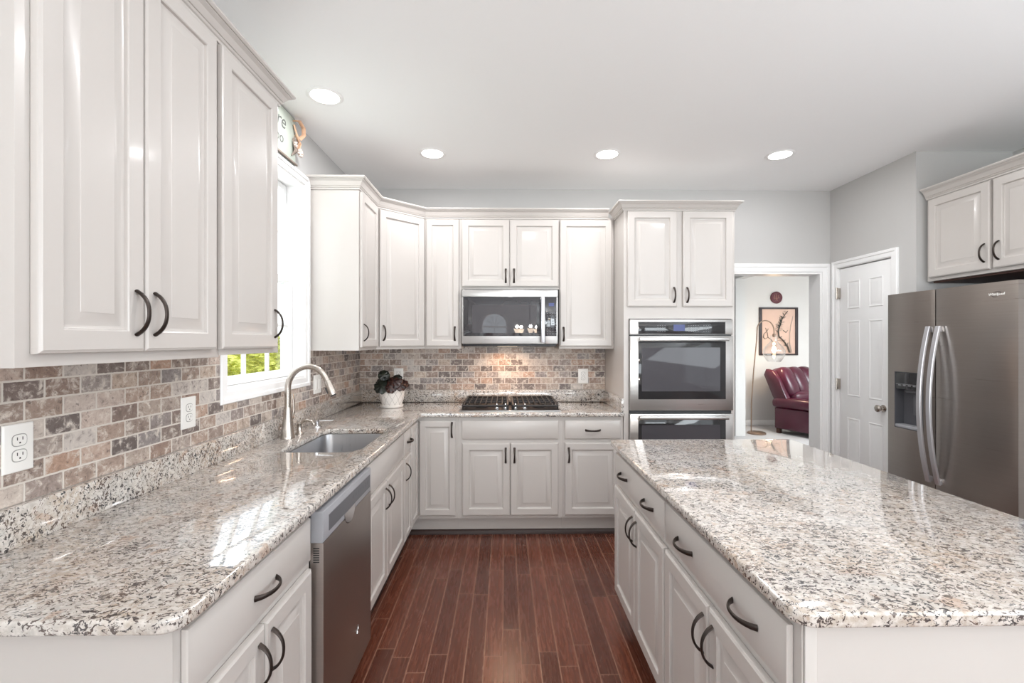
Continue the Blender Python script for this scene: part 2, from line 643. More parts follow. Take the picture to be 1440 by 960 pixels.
def pull(parent, F, u, v, L=0.108, vertical=True, rise=0.030, base=DT, name='handle'):
    """arched cabinet pull with flared feet"""
    mb = MB()
    n = 15
    rings = []
    for i in range(n):
        t = -1 + 2 * i / (n - 1)
        al = t * L / 2
        w = base + 0.0005 + rise * (1 - abs(t) ** 2.3) ** 0.8
        wid = 0.0058 + 0.0024 * abs(t) ** 2
        thk = 0.0034 + 0.0012 * abs(t) ** 4
        # tangent in (al, w) plane
        dt = 0.02
        def pw(tt):
            tt = max(-1, min(1, tt))
            return Vector((tt * L / 2, rise * (1 - abs(tt) ** 2.3) ** 0.8))
        tg = (pw(t + dt) - pw(t - dt)).normalized()
        if abs(t) > 0.99:
            tg = (tg + Vector((0, -math.copysign(0.9, t) * 0.8))).normalized()
        nx, nw = -tg.y, tg.x
        ring = []
        for k in range(10):
            a = 2 * PI * k / 10
            s_, c_ = math.sin(a), math.cos(a)
            da = al + nx * s_ * thk
            dw = max(base + 0.0003, w + nw * s_ * thk)
            side = c_ * wid
            ring.append(F(u + side, v + da, dw) if vertical else F(u + da, v + side, dw))
        rings.append(ring)
    mb.ring_loft(rings)
    return mb.build(name, M['bronze'], parent, sharp=50)


def sweep_profile(mb, path, prof, cap=True):
    """mitred moulding: path = 2D points, room is on the right hand side of travel; prof = (out, z)"""
    P = [Vector(p) for p in path]
    rings = []
    for i, p in enumerate(P):
        ns = []
        if i > 0:
            d = (P[i] - P[i - 1]).normalized()
            ns.append(Vector((d.y, -d.x)))
        if i < len(P) - 1:
            d = (P[i + 1] - P[i]).normalized()
            ns.append(Vector((d.y, -d.x)))
        if len(ns) == 2:
            m = (ns[0] + ns[1]).normalized()
            m = m / m.dot(ns[0])
        else:
            m = ns[0]
        rings.append([(p.x + m.x * o, p.y + m.y * o, z) for o, z in prof])
    mb.ring_loft(rings, cap, cap)


def crown_prof(z0, h=0.075, out=0.052):
    return [(0.0008, z0), (0.007, z0), (0.007, z0 + 0.009), (0.012, z0 + 0.012), (0.015, z0 + 0.017), (0.012, z0 + 0.021), (0.016, z0 + 0.022),
            (out * 0.42, z0 + h * 0.46), (out * 0.56, z0 + h * 0.62), (out * 0.78, z0 + h * 0.75), (out * 0.78, z0 + h * 0.80), (out * 0.88, z0 + h * 0.80),
            (out, z0 + h * 0.90), (out, z0 + h), (0.0008, z0 + h)]


def poly_slab(name, mat, z0, z1, outer, holes=(), bev=0.006, parent=None):
    """flat slab of any outline with eased edges"""
    cu = bpy.data.curves.new('slab', 'CURVE')
    cu.dimensions = '2D'
    cu.fill_mode = 'BOTH'
    for poly in [outer] + list(holes):
        sp = cu.splines.new('POLY')
        sp.points.add(len(poly) - 1)
        for q, (x, y) in zip(sp.points, poly):
            q.co = (x, y, 0, 1)
        sp.use_cyclic_u = True
    cu.extrude = (z1 - z0) / 2 - bev
    cu.bevel_depth = bev
    cu.bevel_resolution = 3
    cu.offset = -bev
    t = bpy.data.objects.new('slab', cu)
    COL.objects.link(t)
    dg = bpy.context.evaluated_depsgraph_get()
    me = bpy.data.meshes.new_from_object(t.evaluated_get(dg))
    bpy.data.objects.remove(t)
    bpy.data.curves.remove(cu)
    mb = MB()
    mb.bm.from_mesh(me)
    bpy.data.meshes.remove(me)
    bmesh.ops.remove_doubles(mb.bm, verts=mb.bm.verts, dist=0.00005)
    bmesh.ops.translate(mb.bm, verts=mb.bm.verts, vec=(0, 0, (z0 + z1) / 2))
    return mb.build(name, mat, parent, sharp=40)


def text_mesh(name, body, size, mat, parent, matrix, depth=0.001, shear=0.0):
    cu = bpy.data.curves.new('txt', 'FONT')
    cu.body = body
    cu.size = size
    cu.extrude = depth
    cu.shear = shear
    cu.align_x = 'CENTER'
    cu.align_y = 'CENTER'
    t = bpy.data.objects.new('txt', cu)
    COL.objects.link(t)
    dg = bpy.context.evaluated_depsgraph_get()
    me = bpy.data.meshes.new_from_object(t.evaluated_get(dg))
    bpy.data.objects.remove(t)
    bpy.data.curves.remove(cu)
    mb = MB()
    mb.bm.from_mesh(me)
    bpy.data.meshes.remove(me)
    bmesh.ops.transform(mb.bm, matrix=matrix, verts=mb.bm.verts)
    return mb.build(name, mat, parent)


def frame_matrix(F, u, v, w):
    m = Matrix((tuple(F.U) + (0,), (0, 0, 1, 0), tuple(F.Nn) + (0,), (0, 0, 0, 1))).transposed()
    m.translation = F(u, v, w)
    return m


def arc(cx, cy, r, a0, a1, n=8):
    return [(cx + r * math.cos(math.radians(a0 + (a1 - a0) * i / n)), cy + r * math.sin(math.radians(a0 + (a1 - a0) * i / n))) for i in range(n + 1)]


def rrect(x0, x1, y0, y1, r, n=6):
    if not isinstance(r, tuple):
        r = (r, r, r, r)
    return (arc(x0 + r[0], y0 + r[0], r[0], 180, 270, n) + arc(x1 - r[1], y0 + r[1], r[1], 270, 360, n) +
            arc(x1 - r[2], y1 - r[2], r[2], 0, 90, n) + arc(x0 + r[3], y1 - r[3], r[3], 90, 180, n))


def wall_mb(axis, a, b, u0, u1, z0, z1, holes=()):
    """wall slab; axis 'x': runs in X between y=a..b; axis 'y': runs in Y between x=a..b; holes = (u0,u1,z0,z1)"""
    mb = MB()

    def bx(p0, p1, q0, q1):
        if p1 - p0 < 1e-5 or q1 - q0 < 1e-5:
            return
        if axis == 'x':
            mb.box(p0, p1, a, b, q0, q1)
        else:
            mb.box(a, b, p0, p1, q0, q1)
    cur = u0
    for (h0, h1, g0, g1) in sorted(holes):
        bx(cur, h0, z0, z1)
        bx(h0, h1, z0, g0)
        bx(h0, h1, g1, z1)
        cur = h1
    bx(cur, u1, z0, z1)
    return mb


# ------------------------------------------------------------------ the room shell
LW = -1.253      # left wall
BW = 3.93        # back wall
RW = 2.84        # pantry wall
FW = 3.52        # wall behind the fridge
CZ = 2.743       # ceiling
RY = -6.0        # rear wall

structure('floor', MB().box(LW - 0.15, FW + 0.1, RY - 0.1, 4.0, -0.05, 0.0), M['floor'])
structure('floor_den', MB().box(1.2, 6.6, 4.0, 7.9, -0.05, 0.0), M['carpet'])
structure('ceiling', MB().box(LW - 0.15, FW + 0.1, RY - 0.1, BW + 0.14, CZ, CZ + 0.06), M['ceil'])
structure('ceiling_den', MB().box(1.2, 6.6, BW + 0.1401, 7.9, 2.76, 2.82), M['ceil'])
WY0, WY1, WZ0, WZ1 = 2.057, 2.856, 1.206, 2.405
structure('wall_left', wall_mb('y', LW - 0.14, LW, RY, BW + 0.14, 0, CZ, [(WY0, WY1, WZ0, WZ1), (-3.7, -1.0, 0.7, 2.4)]), M['wall'])
DX0, DX1, DZ = 1.88, 2.766, 2.036
structure('wall_back', wall_mb('x', BW, BW + 0.14, LW, RW + 0.12, 0, CZ, [(DX0, DX1, 0, DZ)]), M['wall'])
PY0, PY1, PZ = 3.292, 3.840, 2.056
structure('wall_pantry', wall_mb('y', RW, RW + 0.12, 3.10, BW, 0, CZ, [(PY0, PY1, 0, PZ)]), M['wall'])
structure('wall_alcove', MB().box(RW + 0.1201, FW, 3.10, 3.22, 0, CZ), M['wall'])
structure('wall_right', wall_mb('y', FW, FW + 0.1, RY, 3.22, 0, CZ, [(-2.5, 0.6, 0.6, 2.4)]), M['wall'])
structure('wall_pantry_inside', MB().box(RW + 0.9, RW + 0.95, 3.2201, BW + 0.14, 0, CZ), M['wall'])


def arch_wall():
    mb = wall_mb('x', RY - 0.1, RY, LW, FW, 0, CZ, [(-1.1, -0.68, 0.25, 1.45), (-0.68, 0.08, 0.25, 2.262), (0.08, 1.0, 0.25, 1.45), (1.3, 3.35, 0.05, 2.35)])
    # fill the spandrels around the half round top
    cx, r, zs = -0.30, 0.38, 1.88
    for sgn in (-1, 1):
        pts = [(cx + sgn * r, zs)] + [(cx + sgn * r * math.cos(PI / 2 * k / 10), zs + r * math.sin(PI / 2 * k / 10)) for k in range(1, 11)] + [(cx + sgn * r, zs + r)]
        mb.ring_loft([[(x, RY - 0.1, z) for x, z in pts], [(x, RY, z) for x, z in pts]])
    return mb


structure('wall_rear', arch_wall(), M['wall'])
# den beyond the doorway
HX = 3.49
structure('wall_den_partition', wall_mb('y', HX, HX + 0.15, BW + 0.1401, 7.70, 0, 2.76, [(4.7, 6.83, 0, 2.38)]), M['wallw'])
structure('wall_den_far', MB().box(1.2, 6.5, 7.70, 7.8, 0, 2.76), M['wallw'])
structure('wall_den_side', MB().box(6.5, 6.6, BW + 0.14, 7.8, 0, 2.76), M['wallw'])
structure('wall_den_near', MB().box(3.6401, 6.5, BW + 0.02, BW + 0.14, 0, 2.76), M['wallw'])
structure('wall_hall', MB().box(1.2, 1.3, BW + 0.14, 7.7, 0, 2.76), M['wallw'])
structure('baseboard_den', MB().box(HX + 0.1501, 6.5, 7.685, 7.70, 0, 0.09, 0.003), M['trim'])


def casing(mb, F, u0, u1, v0, v1, w=0.062, bottom=False, t=0.018):
    """mitred flat casing with a stepped face around an opening"""
    prof = [(0.0, 0.0005), (0.0, t * 0.55), (0.006, t * 0.62), (w * 0.55, t * 0.62), (w * 0.62, t * 0.95), (w - 0.004, t), (w, t * 0.8), (w, 0.0005)]

    def strip(p0, p1, d0, d1):
        mb.ring_loft([[F(p0[0] + d0[0] * o, p0[1] + d0[1] * o, z) for o, z in prof], [F(p1[0] + d1[0] * o, p1[1] + d1[1] * o, z) for o, z in prof]])
    lb = (-1, -1) if bottom else (-1, 0)
    rb = (1, -1) if bottom else (1, 0)
    strip((u0, v0), (u0, v1), lb, (-1, 1))
    strip((u1, v0), (u1, v1), rb, (1, 1))
    strip((u0, v1), (u1, v1), (-1, 1), (1, 1))
    if bottom:
        strip((u0, v0), (u1, v0), (-1, -1), (1, -1))


# doorway casing and jamb in the back wall
FB = Fr((0, BW, 0), (1, 0, 0))
mb = MB()
casing(mb, FB, DX0, DX1, 0, DZ, 0.070)
mb.box(DX1 - 0.018, DX1, BW - 0.002, BW + 0.142, 0, DZ)
mb.box(DX0, DX0 + 0.018, BW - 0.002, BW + 0.142, 0, DZ)
mb.box(DX0 + 0.018, DX1 - 0.018, BW - 0.002, BW + 0.142, DZ - 0.018, DZ)
structure('trim_1', mb, M['trim'])

# pantry door with casing
FP = Fr((RW, 0, 0), (0, -1, 0))
mb = MB()
casing(mb, FP, -PY1, -PY0, 0, PZ, 0.056)
mb.box(RW - 0.002, RW + 0.12, PY1 - 0.006, PY1, 0, PZ)
mb.box(RW - 0.002, RW + 0.12, PY0, PY0 + 0.006, 0, PZ)
mb.box(RW - 0.002, RW + 0.12, PY0 + 0.006, PY1 - 0.006, PZ - 0.006, PZ)
structure('trim_2', mb, M['trim'])

droot = bpy.data.objects.new('door_1', None)
droot.location = (RW + 0.02, (PY0 + PY1) / 2, 0)
COL.objects.link(droot)
droot['kind'] = 'structure'
mb = MB()
FD = Fr((RW + 0.042, 0, 0), (0, -1, 0))
y0, y1 = -PY1 + 0.009, -PY0 - 0.009
zt = PZ - 0.012
fr_box(mb, FD, y0, y1, 0.008, zt, 0, 0.030, 0.002)
cm = (y0 + y1) / 2
for (a0, a1) in ((y0 + 0.085, cm - 0.045), (cm + 0.045, y1 - 0.085)):
    for (c0, c1) in ((0.16, 0.80), (0.98, 1.60), (1.70, 1.93)):
        R = []
        for ins, w_ in ((0.0, 0.0302), (0.004, 0.0345), (0.009, 0.0345), (0.014, 0.0305), (0.020, 0.0305), (0.036, 0.0352), (0.038, 0.0352)):
            R.append([FD(a0 + ins, c0 + ins, w_), FD(a1 - ins, c0 + ins, w_), FD(a1 - ins, c1 - ins, w_), FD(a0 + ins, c1 - ins, w_)])
        mb.ring_loft(R, False, True)
mb.build('door_leaf', M['trim'], droot, sharp=25)
rot_x = Matrix.Rotation(-PI / 2, 3, 'Y')
mb = MB().lathe([(0.026, 0), (0.027, 0.004), (0.012, 0.008), (0.010, 0.022), (0.020, 0.030), (0.027, 0.042), (0.026, 0.052), (0.016, 0.060), (0.002, 0.062)],
                (RW + 0.011, PY0 + 0.090, 0.926), 24, rot_x)
mb.build('door_knob', M['nickel'], droot)
for hz in (1.838, 1.071):
    mb = MB()
    mb.box(RW - 0.014, RW + 0.010, PY1 - 0.022, PY1 - 0.004, hz - 0.045, hz + 0.045, 0.003)
    mb.lathe([(0.006, -0.05), (0.006, 0.05)], (RW - 0.016, PY1 - 0.008, hz), 10)
    mb.build('hinge', M['nickel'], droot)

# ------------------------------------------------------------------ sink window
FL = Fr((LW, 0, 0), (0, 1, 0))
wroot = bpy.data.objects.new('window_1', None)
wroot.location = (LW, (WY0 + WY1) / 2, WZ0)
COL.objects.link(wroot)
wroot['kind'] = 'structure'
mb = MB()
casing(mb, FL, WY0, WY1, WZ0, WZ1, 0.055, True, 0.020)
mb.build('casing', M['trim'], wroot)
mb = MB()
D0 = LW - 0.14
mb.box(D0, LW + 0.004, WY0, WY0 + 0.012, WZ0, WZ1)
mb.box(D0, LW + 0.004, WY1 - 0.012, WY1, WZ0, WZ1)
mb.box(D0, LW + 0.004, WY0 + 0.012, WY1 - 0.012, WZ1 - 0.012, WZ1)
mb.box(D0, LW + 0.004, WY0 + 0.012, WY1 - 0.012, WZ0, WZ0 + 0.012)
mb.build('jamb', M['trim'], wroot)


def sash(z0, z1, x, name, nv):
    mb = MB()
    ya, yb = WY0 + 0.014, WY1 - 0.014
    w = 0.042
    mb.box(x - 0.017, x + 0.017, ya, ya + w, z0, z1, 0.003)
    mb.box(x - 0.017, x + 0.017, yb - w, yb, z0, z1, 0.003)
    mb.box(x - 0.0165, x + 0.0165, ya + 0.01, yb - 0.01, z0, z0 + w, 0.003)
    mb.box(x - 0.0165, x + 0.0165, ya + 0.01, yb - 0.01, z1 - w * 0.8, z1, 0.003)
    for k in range(1, 3):
        yc = ya + w + (yb - ya - 2 * w) * k / 3
        mb.box(x - 0.009, x + 0.009, yc - 0.009, yc + 0.009, z0 + w * 0.9, z1 - w * 0.7, 0.002)
    for k in range(1, nv):
        zc = z0 + w + (z1 - z0 - 1.8 * w) * k / nv
        mb.box(x - 0.0085, x + 0.0085, ya + w * 0.9, yb - w * 0.9, zc - 0.009, zc + 0.009, 0.002)
    o = mb.build(name, M['trim'], wroot)
    MB().box(x - 0.002, x + 0.002, ya + w * 0.8, yb - w * 0.8, z0 + w * 0.8, z1 - w * 0.7).build('pane', M['glass'], o)


zm = (WZ0 + WZ1) / 2
sash(WZ0 + 0.014, zm + 0.02, LW - 0.080, 'sash', 2)
sash(zm - 0.02, WZ1 - 0.014, LW - 0.116, 'sash', 2)

# windows behind the viewer: arch seen mirrored, the others added to admit light
def grid_window(name, axis, pos, u0, u1, z0, z1, nu, nz, arch=None):
    root = bpy.data.objects.new(name, None)
    root.location = (pos, (u0 + u1) / 2, z0) if axis == 'y' else ((u0 + u1) / 2, pos, z0)
    COL.objects.link(root)
    root['kind'] = 'structure'
    mb = MB()

    def bx(a0, a1, c0, c1, t=0.02):
        if axis == 'y':
            mb.box(pos - t, pos + t, a0, a1, c0, c1, 0.002)
        else:
            mb.box(a0, a1, pos - t, pos + t, c0, c1, 0.002)
    f = 0.05
    bx(u0, u0 + f, z0, z1)
    bx(u1 - f, u1, z0, z1)
    bx(u0 + f, u1 - f, z0, z0 + f)
    bx(u0 + f, u1 - f, z1 - f, z1)
    for k in range(1, nu):
        c = u0 + (u1 - u0) * k / nu
        bx(c - 0.012, c + 0.012, z0 + f, z1 - f, 0.012)
    for k in range(1, nz):
        c = z0 + (z1 - z0) * k / nz
        bx(u0 + f, u1 - f, c - 0.012, c + 0.012, 0.011)
    if arch:
        cx, r = arch
        pts = [(cx + (r - 0.02) * math.cos(PI * k / 16), pos, z1 + (r - 0.02) * math.sin(PI * k / 16)) for k in range(17)]
        mb.tube(pts, 0.02, 6)
        pts = [(cx + r * 0.22 * math.cos(PI * k / 10), pos, z1 + r * 0.22 * math.sin(PI * k / 10)) for k in range(11)]
        mb.tube(pts, 0.010, 6)
        for ang in (36, 72, 108, 144):
            ca, sa = math.cos(math.radians(ang)), math.sin(math.radians(ang))
            mb.tube([(cx + r * 0.22 * ca, pos, z1 + r * 0.22 * sa), (cx + r * 0.94 * ca, pos, z1 + r * 0.94 * sa)], 0.010, 6)
    mb.build('frame', M['trim'], root)


grid_window('window_2', 'x', RY - 0.05, -0.68, 0.08, 1.4501, 1.88, 2, 1, (-0.30, 0.38))
grid_window('added_window_6', 'x', RY - 0.05, -1.1, 1.0, 0.25, 1.45, 3, 2)  # low glazing widened below the arch for more front light
grid_window('added_window_3', 'x', RY - 0.05, 1.3, 3.35, 0.05, 2.35, 2, 1)  # this door and the two windows below are added for light
grid_window('added_window_5', 'y', FW + 0.05, -2.5, 0.6, 0.6, 2.4, 3, 2)
grid_window('added_window_4', 'y', LW - 0.07, -3.7, -1.0, 0.7, 2.4, 3, 2)

# shoe mouldings at the floor
mb = MB()
SH = [(0.0, 0.0), (0.018, 0.0), (0.017, 0.010), (0.012, 0.024), (0.004, 0.032), (0.0, 0.034)]
sweep_profile(mb, [(-0.719, 0.90), (-0.719, 3.394), (0.868, 3.394)], SH)
structure('trim_3', mb, M['shoe'])
mb = MB()
sweep_profile(mb, [(0.6595, 2.36), (0.6595, 0.90)], [(o, z) for o, z in SH])
structure('trim_4', mb, M['shoe'])

# ------------------------------------------------------------------ tiled backsplash and granite tops
ZC = 0.914
UT = 1.016
UB = 1.372
mb = wall_mb('y', LW + 0.0005, LW + 0.012, 0.851, BW - 0.0125, UT, UB - 0.0005, [(WY0 - 0.0555, WY1 + 0.0555, WZ0 - 0.0555, UB - 0.0005)])
tag(mb.build('tile_backsplash', M['tile_l']), 'tumbled travertine brick tiles on the wall under and beside the sink window', 'backsplash', 'tumbled stone backsplash')
mb = MB().box(LW + 0.0125, 0.866, BW - 0.012, BW - 0.0005, UT, UB - 0.0005)
mb.box(-0.344, 0.430, BW - 0.012, BW - 0.0005, UB - 0.0005, 1.410)
tag(mb.build('tile_backsplash', M['tile_b']), 'tumbled travertine brick tiles on the wall behind the gas cooktop', 'backsplash', 'tumbled stone backsplash')

SX0, SX1, SY0, SY1 = -1.060, -0.690, 2.14, 2.70
outer = [(LW + 0.001, 0.851)] + arc(-0.605 - 0.045, 0.851 + 0.045, 0.045, 270, 360) + arc(-0.605 + 0.012, 3.285 - 0.012, 0.012, 180, 90, 4) + [(0.866, 3.285), (0.866, BW - 0.001), (LW + 0.001, BW - 0.001)]
hole = rrect(SX0, SX1, SY0, SY1, (0.05, 0.085, 0.05, 0.05))
ctop = poly_slab('countertop', M['granite'], ZC - 0.030, ZC, outer, [hole], 0.007)
tag(ctop, 'speckled granite countertop running from the window sink round to the cooktop', 'countertop')
mb = MB()
mb.box(LW + 0.0125, LW + 0.033, 0.856, BW - 0.034, ZC + 0.0002, UT, 0.002)
mb.box(LW + 0.0125, 0.866, BW - 0.0335, BW - 0.0125, ZC + 0.0002, UT, 0.002)
mb.box(0.846, 0.866, 3.30, BW - 0.034, ZC + 0.0002, UT, 0.002)
mb.build('upstand', M['granite'], ctop)

IX0, IX1, IY0, IY1 = 0.552, 1.513, 0.853, 2.393
itop = poly_slab('countertop', M['granite'], ZC - 0.030, ZC, rrect(IX0, IX1, IY0, IY1, (0.045, 0.045, 0.03, 0.03), 8), [], 0.007)
tag(itop, 'speckled granite countertop with rounded corners on the kitchen island', 'countertop')


# ------------------------------------------------------------------ cabinets
G = 0.0004   # hairline between neighbouring boxes
ZD0, ZD1, ZR0, ZR1 = 0.167, 0.693, 0.722, 0.857
ZB0 = 0.143


def base_box(root, F, u0, u1, depth, w0=0.0, toe=0.075):
    mb = MB()
    fr_box(mb, F, u0 + G, u1 - G, ZB0, ZC - 0.0305, -depth, 0.0)
    fr_box(mb, F, u0 + G, u1 - G, 0.0, ZB0, -depth, -toe)
    return mb.build('carcass', M['cab'], root)


BF = Fr((0, 3.32, 0), (1, 0, 0))         # back run face
LF = Fr((-0.645, 0, 0), (0, 1, 0))       # left run face
IF = Fr((0.585, 0, 0), (0, -1, 0))       # island face (u = -y)
BASE = 'kitchen base cabinets'


def cabinet(name, F, um, z, label, group):
    p = F(um, 0, -0.2)
    return thing(name, (p.x, p.y, z), label, 'cabinet', group)


# -- corner (lazy susan) cabinet: L-shaped carcass with two leaves
r = thing('corner_base_cabinet', (-0.95, 3.6, 0), 'cream corner base cabinet with two folding door leaves meeting where the runs join', 'cabinet', BASE)
mb = MB()
mb.prism([(LW + 0.002, 3.065), (-0.645, 3.065), (-0.645, 3.32), (-0.339 - G, 3.32), (-0.339 - G, BW - 0.002), (LW + 0.002, BW - 0.002)], ZB0, ZC - 0.0305)
mb.prism([(LW + 0.002, 3.065), (-0.72, 3.065), (-0.72, 3.395), (-0.339 - G, 3.395), (-0.339 - G, BW - 0.002), (LW + 0.002, BW - 0.002)], 0, ZB0)
mb.build('carcass', M['cab'], r)
d = door(r, BF, -0.620, -0.357, ZD0, ZR1, 0.05)
pull(d, BF, -0.383, 0.79)
door(r, LF, 3.083, 3.297, ZD0, ZR1, 0.045)
# -- cooktop base
r = cabinet('cooktop_base_cabinet', BF, 0.04, 0, 'cream base cabinet with a plain false drawer under the gas cooktop', BASE)
base_box(r, BF, -0.339, 0.424, 0.608)
drawer_front(r, BF, -0.310, 0.389, ZR0, ZR1, 'false_drawer')
d = door(r, BF, -0.310, 0.0375, ZD0, ZD1)
pull(d, BF, 0.006, 0.604)
d = door(r, BF, 0.0405, 0.390, ZD0, ZD1)
pull(d, BF, 0.070, 0.604)
# -- drawer base beside the oven
r = cabinet('drawer_base_cabinet', BF, 0.64, 0, 'cream base cabinet with one drawer and one door beside the wall ovens', BASE)
base_box(r, BF, 0.424, 0.866, 0.608)
d = drawer_front(r, BF, 0.437, 0.842, ZR0, ZR1)
pull(d, BF, 0.640, 0.785, vertical=False)
d = door(r, BF, 0.437, 0.842, ZD0, ZD1)
pull(d, BF, 0.464, 0.604)
# -- left run: narrow drawer base
r = cabinet('narrow_base_cabinet', LF, 2.95, 0, 'narrow cream drawer base between the sink doors and the inner corner', BASE)
base_box(r, LF, 2.862, 3.0645, 0.605)
d = drawer_front(r, LF, 2.868, 3.060, ZR0, ZR1)
pull(d, LF, 2.965, 0.787, vertical=False, L=0.10)
d = door(r, LF, 2.868, 3.060, ZD0, ZD1, 0.042)
pull(d, LF, 2.894, 0.604)
# -- left run: sink base (side walls and floor only, the bowl hangs inside)
r = cabinet('sink_base_cabinet', LF, 2.45, 0, 'cream sink base cabinet with false drawer front and double doors beyond the dishwasher', BASE)
mb = MB()
fr_box(mb, LF, 2.046, 2.0595, ZB0, ZC - 0.0305, -0.605, 0)
fr_box(mb, LF, 2.843, 2.861, ZB0, ZC - 0.0305, -0.605, 0)
fr_box(mb, LF, 2.060, 2.8425, ZB0, ZB0 + 0.02, -0.605, 0)
fr_box(mb, LF, 2.060, 2.8425, ZB0 + 0.0205, ZC - 0.0305, -0.018, 0)
fr_box(mb, LF, 2.046, 2.861, 0, ZB0, -0.605, -0.075)
mb.build('carcass', M['cab'], r)
drawer_front(r, LF, 2.060, 2.845, ZR0, ZR1, 'false_drawer')
d = door(r, LF, 2.060, 2.430, ZD0, ZD1)
pull(d, LF, 2.402, 0.604)
d = door(r, LF, 2.433, 2.845, ZD0, ZD1)
pull(d, LF, 2.464, 0.604)
# -- left run: near drawer base with end panel
r = cabinet('drawer_base_cabinet', LF, 1.19, 0, 'cream base cabinet with wide drawer at the near end of the sink run', BASE)
base_box(r, LF, 0.893, 1.508, 0.605)
d = drawer_front(r, LF, 0.914, 1.488, ZR0 - 0.002, ZR1)
pull(d, LF, 1.20, 0.787, vertical=False)
d = door(r, LF, 0.914, 1.199, ZD0, ZD1)
pull(d, LF, 1.168, 0.604)
d = door(r, LF, 1.202, 1.488, ZD0, ZD1)
pull(d, LF, 1.233, 0.604)

# -- island
for k, (ya, yb, lab) in enumerate(((0.888, 1.6125, 'cream island base cabinet with the wide drawer at the near end of the island'),
                                   (1.6125, 2.362, 'cream island base cabinet with the wide drawer at the far end, nearest the ovens'))):
    r = thing('island_base_cabinet', (1.03, (ya + yb) / 2, 0), lab, 'cabinet', 'island base cabinets')
    mb = MB()
    mb.box(0.585, 1.485, ya + G, yb - G, ZB0 - 0.03, ZC - 0.0305)
    mb.box(0.66, 1.41, ya + (0.0 if k else 0.02), yb - G - (0.02 if k else 0), 0, ZB0 - 0.03)
    mb.build('carcass', M['cab'], r)
    if k == 0:
        mb = MB()
        mb.box(0.588, 0.612, ya - 0.006, ya - 0.0002, ZB0 - 0.03, ZC - 0.031, 0.002)
        mb.build('corner_stile', M['cab'], r)
    a, b = ya + (0.024 if k == 0 else 0.006), yb - (0.006 if k == 0 else 0.02)
    ff = IF
    d = drawer_front(r, ff, -b, -a, ZR0, ZR1)
    w_ = b - a
    pull(d, ff, -(a + w_ * 0.22), 0.789, vertical=False, L=0.112)
    pull(d, ff, -(a + w_ * 0.73), 0.789, vertical=False, L=0.112)
    mdl = (a + b) / 2
    d = door(r, ff, -b, -mdl - 0.0015, 0.150, ZD1)
    pull(d, ff, -mdl - 0.030, 0.600)
    d = door(r, ff, -mdl + 0.0015, -a, 0.150, ZD1)
    pull(d, ff, -mdl + 0.030, 0.600)

# -- wall cabinets
UZ1 = 2.412
UPB = Fr((0, 3.61, 0), (1, 0, 0))
UPL = Fr((-0.933, 0, 0), (0, 1, 0))
WALLG = 'kitchen wall cabinets'


def wall_box(root, F, u0, u1, z0, z1, depth):
    mb = MB()
    fr_box(mb, F, u0 + G, u1 - G, z0, z1, -depth, 0.0, 0.0015)
    return mb.build('carcass', M['cab'], root)


DU0, DU1 = 1.392, 2.392
r = cabinet('upper_cabinet', UPB, -0.49, UB, 'narrow cream wall cabinet between the angled corner cabinet and the microwave', WALLG)
wall_box(r, UPB, -0.632, -0.345, UB, UZ1, 0.318)
d = door(r, UPB, -0.620, -0.362, DU0, DU1, 0.05)
pull(d, UPB, -0.394, 1.492)
r = cabinet('upper_cabinet', UPB, 0.04, 1.84, 'short cream double door wall cabinet above the microwave', WALLG)
wall_box(r, UPB, -0.345, 0.431, 1.842, UZ1, 0.318)
d = door(r, UPB, -0.340, 0.0365, 1.862, DU1)
pull(d, UPB, 0.007, 1.948)
d = door(r, UPB, 0.0395, 0.426, 1.862, DU1)
pull(d, UPB, 0.072, 1.948)
r = cabinet('upper_cabinet', UPB, 0.65, UB, 'tall single door cream wall cabinet between the microwave and the oven tower', WALLG)
wall_box(r, UPB, 0.431, 0.866, UB, UZ1, 0.318)
d = door(r, UPB, 0.436, 0.850, DU0, DU1)
pull(d, UPB, 0.464, 1.488)
# angled corner
r = thing('corner_upper_cabinet', (-1.0, 3.7, UB), 'angled cream corner wall cabinet above the potted begonia', 'cabinet', WALLG)
mb = MB()
mb.prism([(LW + 0.002, 3.321), (-0.933, 3.321), (-0.633, 3.61), (-0.633, BW - 0.002), (LW + 0.002, BW - 0.002)], UB, UZ1)
mb.build('carcass', M['cab'], r)
DF = Fr((-0.933, 3.321, 0), (0.300, 0.289, 0))
dl = math.hypot(0.300, 0.289)
d = door(r, DF, 0.018, dl - 0.014, DU0, DU1, 0.055)
pull(d, DF, 0.046, 1.492)
# by the window, right side
r = cabinet('upper_cabinet', UPL, 3.1, UB, 'cream wall cabinet with plain end panel on the far side of the sink window', WALLG)
wall_box(r, UPL, 2.922, 3.3205, UB, UZ1, 0.318)
d = door(r, UPL, 2.934, 3.305, DU0, DU1)
pull(d, UPL, 2.964, 1.488)
# nearest pair on the left wall
r = cabinet('upper_cabinet', UPL, 1.18, UB, 'large cream double door wall cabinet nearest the viewer, on the sink window wall', WALLG)
wall_box(r, UPL, 0.880, 1.500, UB + 0.007, UZ1, 0.318)
d = door(r, UPL, 0.907, 1.1705, DU0 + 0.013, DU1)
pull(d, UPL, 1.144, 1.501)
d = door(r, UPL, 1.1735, 1.464, DU0 + 0.013, DU1)
pull(d, UPL, 1.203, 1.501)
r = cabinet('upper_cabinet', UPL, 1.68, UB, 'cream single door wall cabinet overlapping the near edge of the sink window', WALLG)
wall_box(r, UPL, 1.500, 1.887, UB + 0.013, UZ1, 0.305)
d = door(r, UPL, 1.488, 1.850, DU0 + 0.013, DU1)
pull(d, UPL, 1.822, 1.501)

